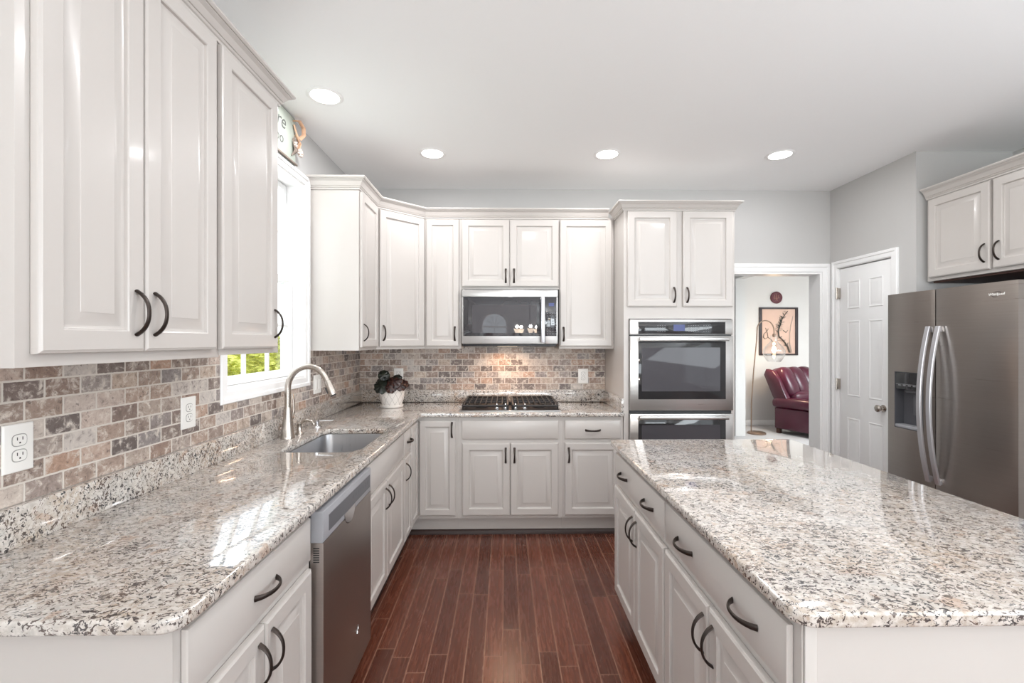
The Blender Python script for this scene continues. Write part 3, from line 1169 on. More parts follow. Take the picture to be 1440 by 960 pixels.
# crown mouldings
mb = MB()
sweep_profile(mb, [(LW + 0.002, 0.880), (-0.933, 0.880), (-0.933, 1.887), (LW + 0.002, 1.887)], crown_prof(UZ1 - 0.014, 0.062, 0.050))
tag(mb.build('crown_moulding', M['cab'], None, None, 18), 'cream crown moulding along the top of the nearest wall cabinets by the window', 'moulding', 'cabinet crown mouldings')
mb = MB()
sweep_profile(mb, [(LW + 0.002, 2.922), (-0.933, 2.922), (-0.933, 3.321), (-0.633, 3.61), (0.820, 3.61)], crown_prof(UZ1 - 0.012))
tag(mb.build('crown_moulding', M['cab'], None, None, 18), 'cream crown moulding stepping round the corner above the microwave cabinets', 'moulding', 'cabinet crown mouldings')

# -- oven tower
OX0, OX1, OZ1 = 0.868, 1.682, 2.402
r = thing('oven_tower_cabinet', (1.27, 3.6, 0), 'tall cream cabinet tower holding the double wall ovens, double doors on top', 'cabinet')
OF = Fr((0, 3.31, 0), (1, 0, 0))
mb = MB()
OW0, OW1, OV0, OV1 = 0.904, 1.659, 0.42, 1.596
fr_box(mb, OF, OX0, OW0, 0.1, OZ1, -0.616, 0)
fr_box(mb, OF, OW1, OX1, 0.1, OZ1, -0.616, 0)
fr_box(mb, OF, OW0 + 0.0001, OW1 - 0.0001, OV1, OZ1, -0.616, 0)
fr_box(mb, OF, OW0 + 0.0001, OW1 - 0.0001, 0.1, OV0, -0.616, 0)
fr_box(mb, OF, OX0, OX1, 0.0, 0.1, -0.616, -0.075)
mb.build('carcass', M['cab'], r)
d = door(r, OF, 0.892, 1.254, 1.683, 2.380)
pull(d, OF, 1.229, 1.768)
d = door(r, OF, 1.297, 1.664, 1.683, 2.380)
pull(d, OF, 1.326, 1.768)
mb = MB()
sweep_profile(mb, [(OX0, 3.588), (OX0, 3.31), (OX1, 3.31), (OX1, BW - 0.002)], crown_prof(OZ1 - 0.018, 0.066, 0.048))
mb.build('crown', M['cab'], r, sharp=18)

# -- fridge cabinet
r = thing('over_fridge_cabinet', (3.15, 2.66, 1.84), 'cream double door wall cabinet above the stainless refrigerator', 'cabinet', WALLG)
QF = Fr((2.900, 0, 0), (0, -1, 0))
mb = MB()
fr_box(mb, QF, -3.078, -2.225, 1.840, UZ1, -0.617, 0, 0.0015)
mb.build('carcass', M['cab'], r)
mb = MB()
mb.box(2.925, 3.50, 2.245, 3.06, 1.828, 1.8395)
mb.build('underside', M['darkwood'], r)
d = door(r, QF, -3.056, -2.661, 1.862, DU1)
pull(d, QF, -2.692, 1.962)
d = door(r, QF, -2.645, -2.240, 1.862, DU1)
pull(d, QF, -2.612, 1.964)
mb = MB()
sweep_profile(mb, [(2.900, 3.082), (2.900, 2.225), (FW - 0.002, 2.225)], crown_prof(UZ1 - 0.014, 0.072, 0.05))
mb.build('crown', M['cab'], r, sharp=18)

# ------------------------------------------------------------------ double wall oven
r = thing('double_wall_oven', (1.27, 3.3, 0.43), 'stainless double wall oven built into the tall cream cabinet', 'oven')
VF = Fr((0, 3.31, 0), (1, 0, 0))
a, b = 0.906, 1.657
mb = MB()
fr_box(mb, VF, a + 0.002, b - 0.002, 0.43, 1.588, -0.55, 0.002)
mb.build('body', M['black'], r)
mb = MB()
fr_box(mb, VF, a, b, 1.480, 1.590, 0.0025, 0.026, 0.003)
cp = mb.build('control_panel', M['steel'], r)
mb = MB()
fr_box(mb, VF, a + 0.060, b - 0.056, 1.484, 1.572, 0.0265, 0.030, 0.001)
cg = mb.build('control_glass', M['bglass'], r)
mb = MB()
fr_box(mb, VF, 1.222, 1.305, 1.507, 1.552, 0.0302, 0.0310)
mb.build('display', M['display'], cg)
for gx0, nx in ((1.105, 4), (1.33, 5), (1.44, 3)):
    mb = MB()
    for i in range(nx):
        for j in range(4):
            u = gx0 + i * 0.017
            v = 1.502 + j * 0.014
            fr_box(mb, VF, u, u + 0.007, v, v + 0.004, 0.0302, 0.0308)
    mb.build('legend', M['legend'], cg)


def oven_door(z0, z1, gz0, gz1, wz0, wz1, hz):
    mb = MB()
    fr_box(mb, VF, a, b, z0, z1, 0.0025, 0.034, 0.004)
    d = mb.build('oven_door', M['steel'], r)
    mb = MB()
    fr_box(mb, VF, a + 0.058, b - 0.056, gz0, gz1, 0.0345, 0.0375, 0.001)
    g = mb.build('door_glass', M['bglass'], d)
    mb = MB()
    fr_box(mb, VF, a + 0.083, b - 0.098, wz0, wz1, 0.0377, 0.0383)
    mb.build('window', M['wglass'], d)
    mb = MB()
    fr_box(mb, VF, a + 0.055, b - 0.052, hz - 0.014, hz + 0.014, 0.066, 0.086, 0.007)
    fr_box(mb, VF, a + 0.075, a + 0.100, hz - 0.010, hz + 0.010, 0.034, 0.067)
    fr_box(mb, VF, b - 0.097, b - 0.072, hz - 0.010, hz + 0.010, 0.034, 0.067)
    mb.build('handle', M['steel'], d)


oven_door(0.930, 1.470, 1.012, 1.432, 1.070, 1.386, 1.448)
oven_door(0.440, 0.906, 0.500, 0.868, 0.555, 0.828, 0.884)

# ------------------------------------------------------------------ microwave
r = thing('microwave_oven', (0.04, 3.6, 1.40), 'stainless over the range microwave with dark glass door above the cooktop', 'microwave')
MF = Fr((0, 3.56, 0), (1, 0, 0))
a, b = -0.336, 0.413
mb = MB()
fr_box(mb, MF, a + 0.004, b - 0.004, 1.410, 1.838, -0.357, -0.004)
fr_box(mb, MF, a + 0.01, b - 0.01, 1.392, 1.4095, -0.345, -0.012, 0.004)
mb.build('body', M['black'], r)
ux = 0.312          # door / control split
mb = MB()
fr_box(mb, MF, a, b, 1.778, 1.832, -0.0035, 0.014, 0.003)
mb.build('vent_strip', M['steel'], r)
mb = MB()
fr_box(mb, MF, a, ux - 0.001, 1.412, 1.777, -0.0035, 0.013, 0.003)
d = mb.build('oven_door', M['steel'], r)
mb = MB()
fr_box(mb, MF, a + 0.012, ux - 0.032, 1.472, 1.7765, 0.0135, 0.016, 0.001)
mb.build('door_glass', M['mglass'], d)
mb = MB()
fr_box(mb, MF, a + 0.082, ux - 0.064, 1.497, 1.715, 0.0163, 0.0168)
mb.build('window', M['mwin'], d)
mb = MB()
fr_box(mb, MF, ux - 0.031, ux - 0.003, 1.420, 1.777, 0.034, 0.050, 0.006)
fr_box(mb, MF, ux - 0.026, ux - 0.008, 1.435, 1.465, 0.013, 0.035)
fr_box(mb, MF, ux - 0.026, ux - 0.008, 1.730, 1.760, 0.013, 0.035)
mb.build('handle', M['alum'], d)
mb = MB()
fr_box(mb, MF, ux, b, 1.412, 1.777, -0.0035, 0.013, 0.003)
p_ = mb.build('control_panel', M['steel'], r)
mb = MB()
fr_box(mb, MF, ux + 0.002, b - 0.010, 1.472, 1.7765, 0.0135, 0.016, 0.001)
cg = mb.build('control_glass', M['mglass'], p_)
mb = MB()
fr_box(mb, MF, ux + 0.030, b - 0.030, 1.705, 1.730, 0.0162, 0.0168)
mb.build('display', M['display'], cg)
mb = MB()
for i in range(4):
    for j in range(9):
        u = ux + 0.014 + i * 0.021
        v = 1.487 + j * 0.020
        fr_box(mb, MF, u, u + 0.012, v, v + 0.005, 0.0162, 0.0166)
mb.build('legend', M['mlegend'], cg)
mb = MB()
fr_box(mb, MF, -0.06, 0.10, 1.3905, 1.3925, -0.24, -0.10)
mb.build('task_lamp', emissive('warm_task_lamp', (1, 0.78, 0.58, 1), 3.0), r)
area_light('cooktop_task_lamp', (0.02, 3.72, 1.388), (math.radians(-14), 0, 0), 0.22, 0.10, 3.0, (1, 0.66, 0.44))

# ------------------------------------------------------------------ gas cooktop
r = thing('gas_cooktop', (0.04, 3.6, ZC), 'black gas cooktop with cast iron grates set in the granite below the microwave', 'cooktop')
mb = MB()
mb.box(-0.335, 0.415, 3.335, 3.86, ZC + 0.0003, ZC + 0.010, 0.004)
mb.build('tray', M['steel'], r)
mb = MB()
mb.box(-0.322, 0.402, 3.350, 3.85, ZC + 0.0102, ZC + 0.014, 0.001)
mb.build('burner_deck', plain('dark_cooktop_deck', lin(48, 42, 41), 0.3, 0.5, 0.1, 10), r)
for cx, cy, rr in ((-0.18, 3.50, 0.042), (-0.18, 3.72, 0.034), (0.26, 3.50, 0.042), (0.26, 3.72, 0.034), (0.04, 3.66, 0.050)):
    mb = MB().lathe([(rr * 1.15, 0), (rr * 1.15, 0.006), (rr * 0.85, 0.008), (rr * 0.85, 0.015), (rr, 0.016), (rr, 0.021), (rr * 0.9, 0.023)], (cx, cy, ZC + 0.0142), 28)
    mb.build('burner', M['iron'], r)
for sx0, sx1 in ((-0.325, 0.036), (0.044, 0.405)):
    mb = MB()
    zt = ZC + 0.050
    bw = 0.009
    for yy in (3.365, 3.84):
        mb.tube([(sx0 + 0.015, yy, zt), (sx1 - 0.015, yy, zt)] if yy > 3.5 else [(sx0 + 0.015, yy, zt - 0.010), (sx1 - 0.015, yy, zt - 0.010)], (bw, bw), 6)
    for xx in (sx0 + 0.015, sx1 - 0.015):
        mb.tube([(xx, 3.365, zt - 0.010), (xx, 3.42, zt), (xx, 3.84, zt)], (bw, bw), 6)
    for k in range(1, 8):
        xx = sx0 + 0.015 + (sx1 - sx0 - 0.03) * k / 8
        mb.tube([(xx, 3.365, zt - 0.010), (xx, 3.42, zt), (xx, 3.84, zt)], (0.0055, 0.008), 6)
    for yy in (3.50, 3.61, 3.72):
        mb.tube([(sx0 + 0.015, yy, zt - 0.001), (sx1 - 0.015, yy, zt - 0.001)], (0.0055, 0.008), 6)
    for xx in (sx0 + 0.015, sx1 - 0.015):
        for yy in (3.370, 3.61, 3.835):
            mb.tube([(xx, yy, ZC + 0.0145), (xx, yy, zt)], (0.007, 0.007), 6)
    # sloping side skirts
    mb.build('grate', M['iron'], r)
for kx in (-0.060, 0.004, 0.078, 0.148):
    mb = MB()
    mb.lathe([(0.020, 0), (0.020, 0.006), (0.015, 0.010), (0.014, 0.026), (0.012, 0.028)], (kx, 3.385, ZC + 0.0142), 20)
    mb.box(kx - 0.004, kx + 0.004, 3.372, 3.398, ZC + 0.040, ZC + 0.056, 0.002)
    mb.build('knob', M['chrome'], r)

# ------------------------------------------------------------------ dishwasher
r = thing('dishwasher', (-0.9, 1.77, 0), 'stainless dishwasher with pocket handle under the granite, left of the sink', 'dishwasher')
WF = Fr((-0.645, 0, 0), (0, 1, 0))
a, b = 1.511, 2.042
mb = MB()
fr_box(mb, WF, a, b, 0.10, 0.872, -0.56, 0.0)
fr_box(mb, WF, a + 0.01, b - 0.01, 0.0, 0.0995, -0.50, -0.07)
mb.build('tub', M['black'], r)
mb = MB()
fr_box(mb, WF, a, b, 0.105, 0.765, 0.0005, 0.047, 0.003)
dwd = mb.build('front_panel', M['steeld'], r)
mb = MB()
fr_box(mb, WF, a, b, 0.7655, 0.868, 0.0005, 0.047, 0.005)
cpn = mb.build('control_panel', M['lgrey'], r)
mb = MB()
fr_box(mb, WF, a + 0.045, b - 0.020, 0.788, 0.842, 0.0472, 0.0482)
cs = mb.build('control_strip', M['greyp'], cpn)
mb = MB()
for i in range(7):
    u = a + 0.285 + i * 0.030
    fr_box(mb, WF, u, u + 0.016, 0.812, 0.826, 0.0484, 0.0488)
mb.build('button', M['mlegend'], cpn)
mb = MB()
uc = a + 0.255
rg = [WF(uc + 0.060 * math.cos(PI + PI * k / 16), 0.786 + 0.052 * math.sin(PI + PI * k / 16), 0.048) for k in range(17)]
rg2 = [WF(uc + 0.050 * math.cos(PI + PI * k / 16), 0.782 + 0.042 * math.sin(PI + PI * k / 16), 0.0485) for k in range(17)]
rg3 = [WF(uc + 0.040 * math.cos(PI + PI * k / 16), 0.780 + 0.030 * math.sin(PI + PI * k / 16), 0.0475) for k in range(17)]
mb.ring_loft([rg, rg2, rg3], True, True)
mb.build('handle', M['chrome'], dwd)
mb = MB()
for k in range(7):
    z = 0.700 + k * 0.0075
    mb.box(-0.632, -0.612, a - 0.0004, a - 0.0001, z, z + 0.004)
mb.build('vent', M['black'], dwd)
mb = MB()
c0 = WF(a + 0.345, 0.262, 0.0478)
pts = [c0 + WF.U * (0.012 * math.cos(t) * (1 - t / 12)) + Vector((0, 0, 0.034 * (t / 6.3) - 0.017 + 0.006 * math.sin(t))) for t in [0.35 * k for k in range(19)]]
mb.tube(pts, 0.0018, 6)
pts = [c0 + WF.U * (-0.008 + 0.016 * k / 8) + Vector((0, 0, -0.012 + 0.010 * math.sin(k * 0.5))) for k in range(9)]
mb.tube(pts, 0.0016, 6)
mb.build('emblem', M['chrome'], dwd)

# ------------------------------------------------------------------ sink, faucet, dispensers
mb = MB()
rings = []
ZS = ZC - 0.031
for e, z, rr in ((-0.018, ZS, 0.06), (-0.004, ZS, 0.055), (-0.003, ZS - 0.004, 0.055), (0.002, ZS - 0.13, 0.055), (0.012, ZS - 0.165, 0.06), (0.035, ZS - 0.182, 0.06), (0.12, ZS - 0.186, 0.04)):
    rings.append([(x, y, z) for x, y in rrect(SX0 + e, SX1 - e, SY0 + e, SY1 - e, rr)])
mb.ring_loft(rings, False, True)
sk = mb.build('kitchen_sink', M['sink'], None, ((SX0 + SX1) / 2, (SY0 + SY1) / 2, ZS - 0.186))
tag(sk, 'undermount stainless steel sink bowl in the granite below the window', 'sink')
MB().lathe([(0.045, 0), (0.045, 0.002), (0.036, 0.003), (0.034, 0.0012), (0.004, 0.001)], ((SX0 + SX1) / 2, (SY0 + SY1) / 2, ZS - 0.1857), 24).build('drain', M['chrome'], sk)

fx, fy = -1.160, 2.450
r = thing('gooseneck_faucet', (fx, fy, ZC), 'brushed nickel gooseneck pull-down faucet standing behind the sink', 'faucet')
mb = MB().lathe([(0.036, 0.0003), (0.036, 0.006), (0.034, 0.012), (0.026, 0.085), (0.0205, 0.150), (0.0185, 0.165)], (fx, fy, ZC), 28)
mb.build('base', M['nickel'], r)
mb = MB()
pts = [(fx, fy, ZC + 0.160), (fx, fy, ZC + 0.20), (fx, fy, ZC + 0.262)]
R_ = 0.108
for k in range(1, 17):
    t = PI - (PI * 0.88) * k / 16
    pts.append((fx + R_ + R_ * math.cos(t), fy + 0.0, ZC + 0.262 + R_ * 1.12 * math.sin(t)))
mb.tube(pts, 0.0155, 16)
mb.build('neck', M['nickel'], r)
e = Vector(pts[-1])
dv = (Vector(pts[-1]) - Vector(pts[-2])).normalized()
mb = MB().tube([e + dv * 0.001, e + dv * 0.014, e + dv * 0.070, e + dv * 0.082], [0.0165, 0.0185, 0.0225, 0.021], 16)
sh_ = mb.build('spray_head', M['nickel'], r)
mb = MB().tube([e + dv * 0.0825, e + dv * 0.088], [0.017, 0.016], 14)
pb = e + dv * 0.045 + Vector((-0.016, -0.008, -0.010))
mb.tube([pb - dv * 0.016, pb + dv * 0.018], 0.006, 8)
mb.build('nozzle', M['black'], sh_)
mb = MB().tube([(fx + 0.0, fy + 0.018, ZC + 0.10), (fx + 0.002, fy + 0.045, ZC + 0.105)], [0.014, 0.013], 12)
mb.tube([(fx + 0.002, fy + 0.046, ZC + 0.10), (fx + 0.006, fy + 0.058, ZC + 0.14), (fx + 0.004, fy + 0.062, ZC + 0.19), (fx - 0.004, fy + 0.064, ZC + 0.225)],
        [(0.009, 0.009), (0.007, 0.006), (0.008, 0.004), (0.009, 0.004)], 10)
mb.build('lever', M['nickel'], r)

wx, wy = -1.145, 2.555
r = thing('water_dispenser', (wx, wy, ZC), 'small nickel filtered water tap with curved spout beside the gooseneck faucet', 'tap')
MB().lathe([(0.022, 0.0003), (0.022, 0.004), (0.016, 0.012), (0.013, 0.045), (0.015, 0.060), (0.010, 0.066)], (wx, wy, ZC), 20).build('base', M['nickel'], r)
mb = MB()
mb.tube([(wx, wy, ZC + 0.050), (wx + 0.02, wy, ZC + 0.070), (wx + 0.045, wy, ZC + 0.078), (wx + 0.070, wy, ZC + 0.070), (wx + 0.082, wy, ZC + 0.052)], [0.008, 0.008, 0.0075, 0.007, 0.0065], 10)
mb.build('spout', M['nickel'], r)
wx, wy = -1.125, 2.750
r = thing('soap_dispenser', (wx, wy, ZC), 'low polished soap pump with long straight spout right of the faucet', 'soap dispenser')
MB().lathe([(0.026, 0.0003), (0.026, 0.004), (0.020, 0.010), (0.012, 0.014), (0.012, 0.030), (0.017, 0.034), (0.017, 0.042), (0.010, 0.046)], (wx, wy, ZC), 20).build('base', M['chrome'], r)
MB().tube([(wx - 0.008, wy, ZC + 0.040), (wx + 0.05, wy, ZC + 0.042), (wx + 0.098, wy, ZC + 0.044)], [(0.008, 0.006), (0.007, 0.005), (0.006, 0.004)], 10).build('spout', M['chrome'], r)


# ------------------------------------------------------------------ wall plates
def wall_plate(name, F, u, v, w, h, kind, label, base):
    p = F(u, v, base)
    r = thing(name, (p.x, p.y, p.z), label, 'outlet' if kind == 'duplex' else 'switch', 'white wall plates on the tiles')
    mb = MB()
    fr_rings(mb, F, u - w / 2, u + w / 2, v - h / 2, v + h / 2, [(0, base + 0.0003), (0, base + 0.003), (0.0025, base + 0.0058), (0.004, base + 0.0062)])
    mb.build('plate', M['plate'], r)
    if kind == 'duplex':
        for s in (-1, 1):
            mb = MB()
            c = v + s * 0.0195
            pts = [(u + 0.0165 * math.copysign(abs(math.cos(t)) ** 0.7, math.cos(t)), c + 0.014 * math.copysign(abs(math.sin(t)) ** 0.55, math.sin(t))) for t in [2 * PI * k / 24 for k in range(24)]]
            out_ = [(u + (x - u) * 1.13, c + (y - c) * 1.15) for x, y in pts]
            mb.ring_loft([[F(x, y, base + 0.0063) for x, y in out_], [F(x, y, base + 0.0066) for x, y in out_]])
            s0 = mb.build('socket_outline', M['outline'], r)
            mb = MB()
            mb.ring_loft([[F(x, y, base + 0.0064) for x, y in pts], [F(x, y, base + 0.0078) for x, y in pts]])
            so = mb.build('socket', M['plate'], r)
            mb = MB()
            for dx in (-0.0065, 0.0065):
                fr_box(mb, F, u + dx - 0.001, u + dx + 0.001, c + 0.000, c + 0.008, base + 0.0079, base + 0.0082)
            fr_box(mb, F, u - 0.0018, u + 0.0018, c - 0.0085, c - 0.0045, base + 0.0079, base + 0.0082)
            mb.build('slot', M['slot'], so)
    else:
        n = 2 if w > 0.1 else 1
        for k in range(n):
            uu = u + (k - (n - 1) / 2) * 0.046
            mb = MB()
            fr_rings(mb, F, uu - 0.0165, uu + 0.0165, v - 0.033, v + 0.033, [(0, base + 0.0064), (0, base + 0.008), (0.003, base + 0.010)])
            mb.build('rocker', M['plate'], r)


TB = 0.0122
wall_plate('wall_outlet', FL, 1.177, 1.160, 0.074, 0.122, 'duplex', 'white duplex outlet plate on the tiles nearest the viewer', TB)
wall_plate('wall_outlet', FL, 1.800, 1.152, 0.080, 0.122, 'duplex', 'white duplex outlet plate on the tiles just before the sink window', TB)
wall_plate('wall_switch', FL, 3.026, 1.149, 0.114, 0.122, 'rocker', 'white double rocker switch plate on the tiles behind the faucet', TB)
BFw = Fr((0, BW, 0), (1, 0, 0))
wall_plate('wall_outlet', BFw, -0.911, 1.140, 0.080, 0.122, 'duplex', 'white outlet plate half hidden behind the potted begonia', TB)
wall_plate('wall_outlet', BFw, 0.675, 1.133, 0.086, 0.126, 'duplex', 'white outlet plate on the tiles between cooktop and oven tower', TB)
NF = Fr((HX, 0, 0), (0, -1, 0))
wall_plate('wall_switch', NF, -6.92, 0.875, 0.074, 0.122, 'rocker', 'white light switch on the den partition beyond the doorway', 0.0)

# ------------------------------------------------------------------ potted begonia
px, py = -0.890, 3.60
r = thing('potted_begonia', (px, py, ZC), 'dark leaved begonia in a white lattice pot on the granite corner', 'plant')
mb = MB().lathe([(0.072, 0.0005), (0.086, 0.003), (0.090, 0.018), (0.087, 0.022), (0.076, 0.021), (0.074, 0.010)], (px, py, ZC), 40)
sau = mb.build('saucer', M['pot'], r)
prof = [(0.070, 0.012), (0.078, 0.018), (0.093, 0.070), (0.101, 0.120), (0.104, 0.150), (0.103, 0.155), (0.098, 0.155), (0.096, 0.138)]
potz = ZC + 0.004
pot = MB().lathe(prof, (px, py, potz), 48).build('pot', M['pot'], r)


def pot_r(z):
    for (r0, z0), (r1, z1) in zip(prof[:-1], prof[1:]):
        if z0 <= z <= z1:
            return r0 + (r1 - r0) * (z - z0) / (z1 - z0)
    return prof[4][0]


mb = MB()
for k in range(12):
    for s in (-1, 1):
        pts = []
        for j in range(13):
            z = 0.020 + 0.128 * j / 12
            ang = 2 * PI * k / 12 + s * (2 * PI / 12) * 1.5 * j / 12
            rr = pot_r(z) + 0.0002
            pts.append((px + rr * math.cos(ang), py + rr * math.sin(ang), potz + z))
        mb.tube(pts, 0.0009, 5)
mb.build('lattice', M['potline'], pot)
MB().lathe([(0.0955, 0), (0.0955, 0.006), (0.05, 0.012)], (px, py, potz + 0.132), 24).build('soil', M['soil'], r)
random.seed(4)


def leaf(c, size, yaw, tilt, roll, mat, cup=0.25):
    mb = MB()
    rot = Matrix.Rotation(yaw, 3, 'Z') @ Matrix.Rotation(tilt, 3, 'X') @ Matrix.Rotation(roll, 3, 'Y')
    c = Vector(c)
    n = 30
    rings = []
    for f in (0.02, 0.3, 0.6, 0.85, 1.0):
        ring = []
        for k in range(n):
            t = 2 * PI * k / n
            rad = size * f * (1 + 0.10 * math.cos(t - 0.4) + 0.05 * math.sin(9 * t) * f * f)
            h = -cup * size * f * f + 0.10 * size * f * f * math.sin(7 * t) - 0.04 * size * f * abs(math.sin(4 * t))
            ring.append(c + rot @ Vector((rad * math.cos(t), rad * math.sin(t), h)))
        rings.append(ring)
    low = [[p - rot @ Vector((0, 0, 0.0012)) for p in ring] for ring in rings]
    mb.ring_loft(rings + low[::-1], True, True)
    return mb.build('leaf', mat, r, sharp=70)


zt = potz + 0.155
lv = [((-0.050, -0.055, 0.095), 0.046, 0.2, 1.15, 0.15, 'begonia'), ((-0.060, -0.100, 0.018), 0.062, -0.2, 0.95, 0.2, 'begonia'),
      ((0.035, -0.085, 0.050), 0.060, 0.3, 0.85, -0.25, 'begoniar'), ((0.080, -0.070, 0.022), 0.050, 0.9, 0.9, -0.3, 'begoniar'),
      ((-0.010, -0.040, 0.060), 0.048, 1.7, 0.7, 0.3, 'begonia'), ((0.105, -0.030, 0.030), 0.040, 1.3, 0.8, -0.5, 'begoniar'),
      ((-0.085, -0.020, 0.045), 0.044, -0.8, 0.7, 0.5, 'begonia'), ((0.030, 0.030, 0.050), 0.050, 2.6, 0.6, 0.2, 'begonia'),
      ((-0.030, 0.050, 0.060), 0.046, 3.6, 0.6, 0.1, 'begoniar'), ((0.015, -0.110, 0.005), 0.044, 0.1, 1.2, 0.0, 'begoniar'),
      ((0.055, -0.055, 0.075), 0.036, 0.5, 0.9, -0.2, 'begonia')]
for (dx, dy, dz), sz, yw, tl, rl, mt in lv:
    leaf((px + dx, py + dy, zt + dz), sz, yw, tl, rl, M[mt])
mb = MB()
for (dx, dy, dz), *_ in lv:
    mb.tube([(px + dx * 0.15, py + dy * 0.15, zt - 0.012), (px + dx * 0.5, py + dy * 0.5, zt + dz * 0.6), (px + dx, py + dy, zt + dz - 0.004)], 0.0022, 6)
mb.build('stem', M['begoniar'], r)

# ------------------------------------------------------------------ sign on top of the window casing
r = thing('wall_sign', (LW + 0.02, 2.4, 2.462), 'pale sage lettered sign with raffia and flower trim above the sink window', 'sign')
SF = Fr((LW + 0.002, 0, 0), (0, 1, 0))
mb = MB()
fr_box(mb, SF, 2.06, 2.70, 2.463, 2.735, 0.0, 0.018, 0.003)
mb.build('board', M['sign'], r)
mb = MB()
fr_box(mb, SF, 2.06, 2.705, 2.4615, 2.4725, 0.0182, 0.030, 0.003)
mb.build('ledge', M['twig'], r)
text_mesh('lettering', 're', 0.115, M['signink'], r, frame_matrix(SF, 2.525, 2.652, 0.0185), 0.0005, 0.3)
text_mesh('lettering', 'oo', 0.085, M['signink'], r, frame_matrix(SF, 2.505, 2.556, 0.0185), 0.0005, 0.2)
mb = MB()
mb.tube([SF(2.66, 2.71, 0.024), SF(2.69, 2.722, 0.045), SF(2.735, 2.70, 0.05), SF(2.75, 2.665, 0.045), SF(2.72, 2.63, 0.035), SF(2.69, 2.645, 0.03), SF(2.665, 2.69, 0.026)], [(0.012, 0.003)] * 7, 8)
mb.tube([SF(2.68, 2.64, 0.026), SF(2.70, 2.60, 0.04), SF(2.69, 2.56, 0.03)], (0.010, 0.003), 8)
mb.tube([SF(2.70, 2.63, 0.028), SF(2.725, 2.60, 0.036), SF(2.715, 2.565, 0.03)], (0.008, 0.003), 8)
mb.build('bow', M['raffia'], r)
mb = MB()
for k in range(7):
    t = 2 * PI * k / 7
    mb.pillow(SF(2.715 + 0.017 * math.cos(t), 2.545 + 0.017 * math.sin(t), 0.040), (0.020, 0.022, 0.016), 0.9, 10, 6)
mb.pillow(SF(2.715, 2.545, 0.046), (0.016, 0.016, 0.016), 1, 10, 6)
for k in range(5):
    t = 2 * PI * k / 5
    mb.pillow(SF(2.668 + 0.011 * math.cos(t), 2.575 + 0.011 * math.sin(t), 0.034), (0.014, 0.016, 0.012), 0.9, 10, 6)
mb.build('flower', M['blossom'], r)
mb = MB()
for k in range(9):
    u0 = 2.64 + 0.006 * k
    mb.tube([SF(u0, 2.50 + 0.004 * k, 0.022), SF(2.655 + 0.004 * k, 2.54, 0.034), SF(2.645 + 0.008 * k, 2.60 + 0.008 * (k % 4), 0.026)], 0.0022, 5)
mb.build('twigs', M['twig'], r)

# ------------------------------------------------------------------ refrigerator
r = thing('refrigerator', (3.0, 2.69, 0), 'stainless side by side refrigerator with bowed handles and a dispenser in its left door', 'refrigerator')
FXF = 2.598
KF = Fr((FXF + 0.062, 0, 0), (0, -1, 0))
Y0, Y1, YS = 2.272, 3.060, 2.717
mb = MB()
mb.box(FXF + 0.075, 3.44, Y0 + 0.004, Y1 - 0.004, 0.06, 1.735, 0.004)
mb.box(FXF + 0.09, 3.40, Y0 + 0.02, Y1 - 0.02, 0.0, 0.0599)
mb.build('body', M['greyp'], r)
mb = MB()
mb.box(FXF + 0.10, FXF + 0.20, Y0 + 0.03, Y0 + 0.11, 1.7355, 1.752, 0.004)
mb.box(FXF + 0.10, FXF + 0.20, Y1 - 0.11, Y1 - 0.03, 1.7355, 1.752, 0.004)
mb.build('hinge_cover', M['greyp'], r)


def fridge_door(ya, yb, name, cut=None):
    """gently crowned door; cut = (y0,y1,z0,z1) dispenser opening"""
    z0, z1 = 0.07, 1.745
    xf, xb = FXF, FXF + 0.068
    mb = MB()
    ym, hw = (ya + yb) / 2, (yb - ya) / 2

    def fxx(y):
        t = (y - ym) / hw
        return xf + 0.010 * t * t + 0.012 * max(0, abs(t) - 0.95) ** 0.7
    ys = sorted(set([ya + (yb - ya) * k / 24 for k in range(25)] + ([cut[0], cut[1]] if cut else [])))
    zs = [z0, z1] if not cut else [z0, cut[2], cut[3], z1]
    g = [[mb.bm.verts.new((fxx(y), y, z)) for z in zs] for y in ys]
    for i in range(len(ys) - 1):
        for j in range(len(zs) - 1):
            if cut and j == 1 and ys[i] >= cut[0] - 1e-6 and ys[i + 1] <= cut[1] + 1e-6:
                continue
            mb.face((g[i][j], g[i + 1][j], g[i + 1][j + 1], g[i][j + 1]))
    gb = [[mb.bm.verts.new((xb, y, z)) for z in (z0, z1)] for y in (ya, yb)]
    mb.face((gb[0][0], gb[0][1], gb[1][1], gb[1][0]))
    mb.face([v[0] for v in g] + [gb[1][0], gb[0][0]])
    mb.face([v[-1] for v in g] + [gb[1][1], gb[0][1]])
    mb.face(list(g[0]) + [gb[0][1], gb[0][0]])
    mb.face(list(g[-1]) + [gb[1][1], gb[1][0]])
    return mb.build(name, M['steelv'], r, sharp=25)


CUT = (2.790, 2.997, 0.862, 1.232)
fz = fridge_door(YS + 0.003, Y1, 'freezer_door', CUT)
fd = fridge_door(Y0, YS - 0.003, 'fridge_door')
mb = MB()
mb.box(FXF + 0.0685, FXF + 0.0745, Y0 + 0.012, Y1 - 0.012, 0.08, 1.73)
mb.build('gasket', M['black'], r)
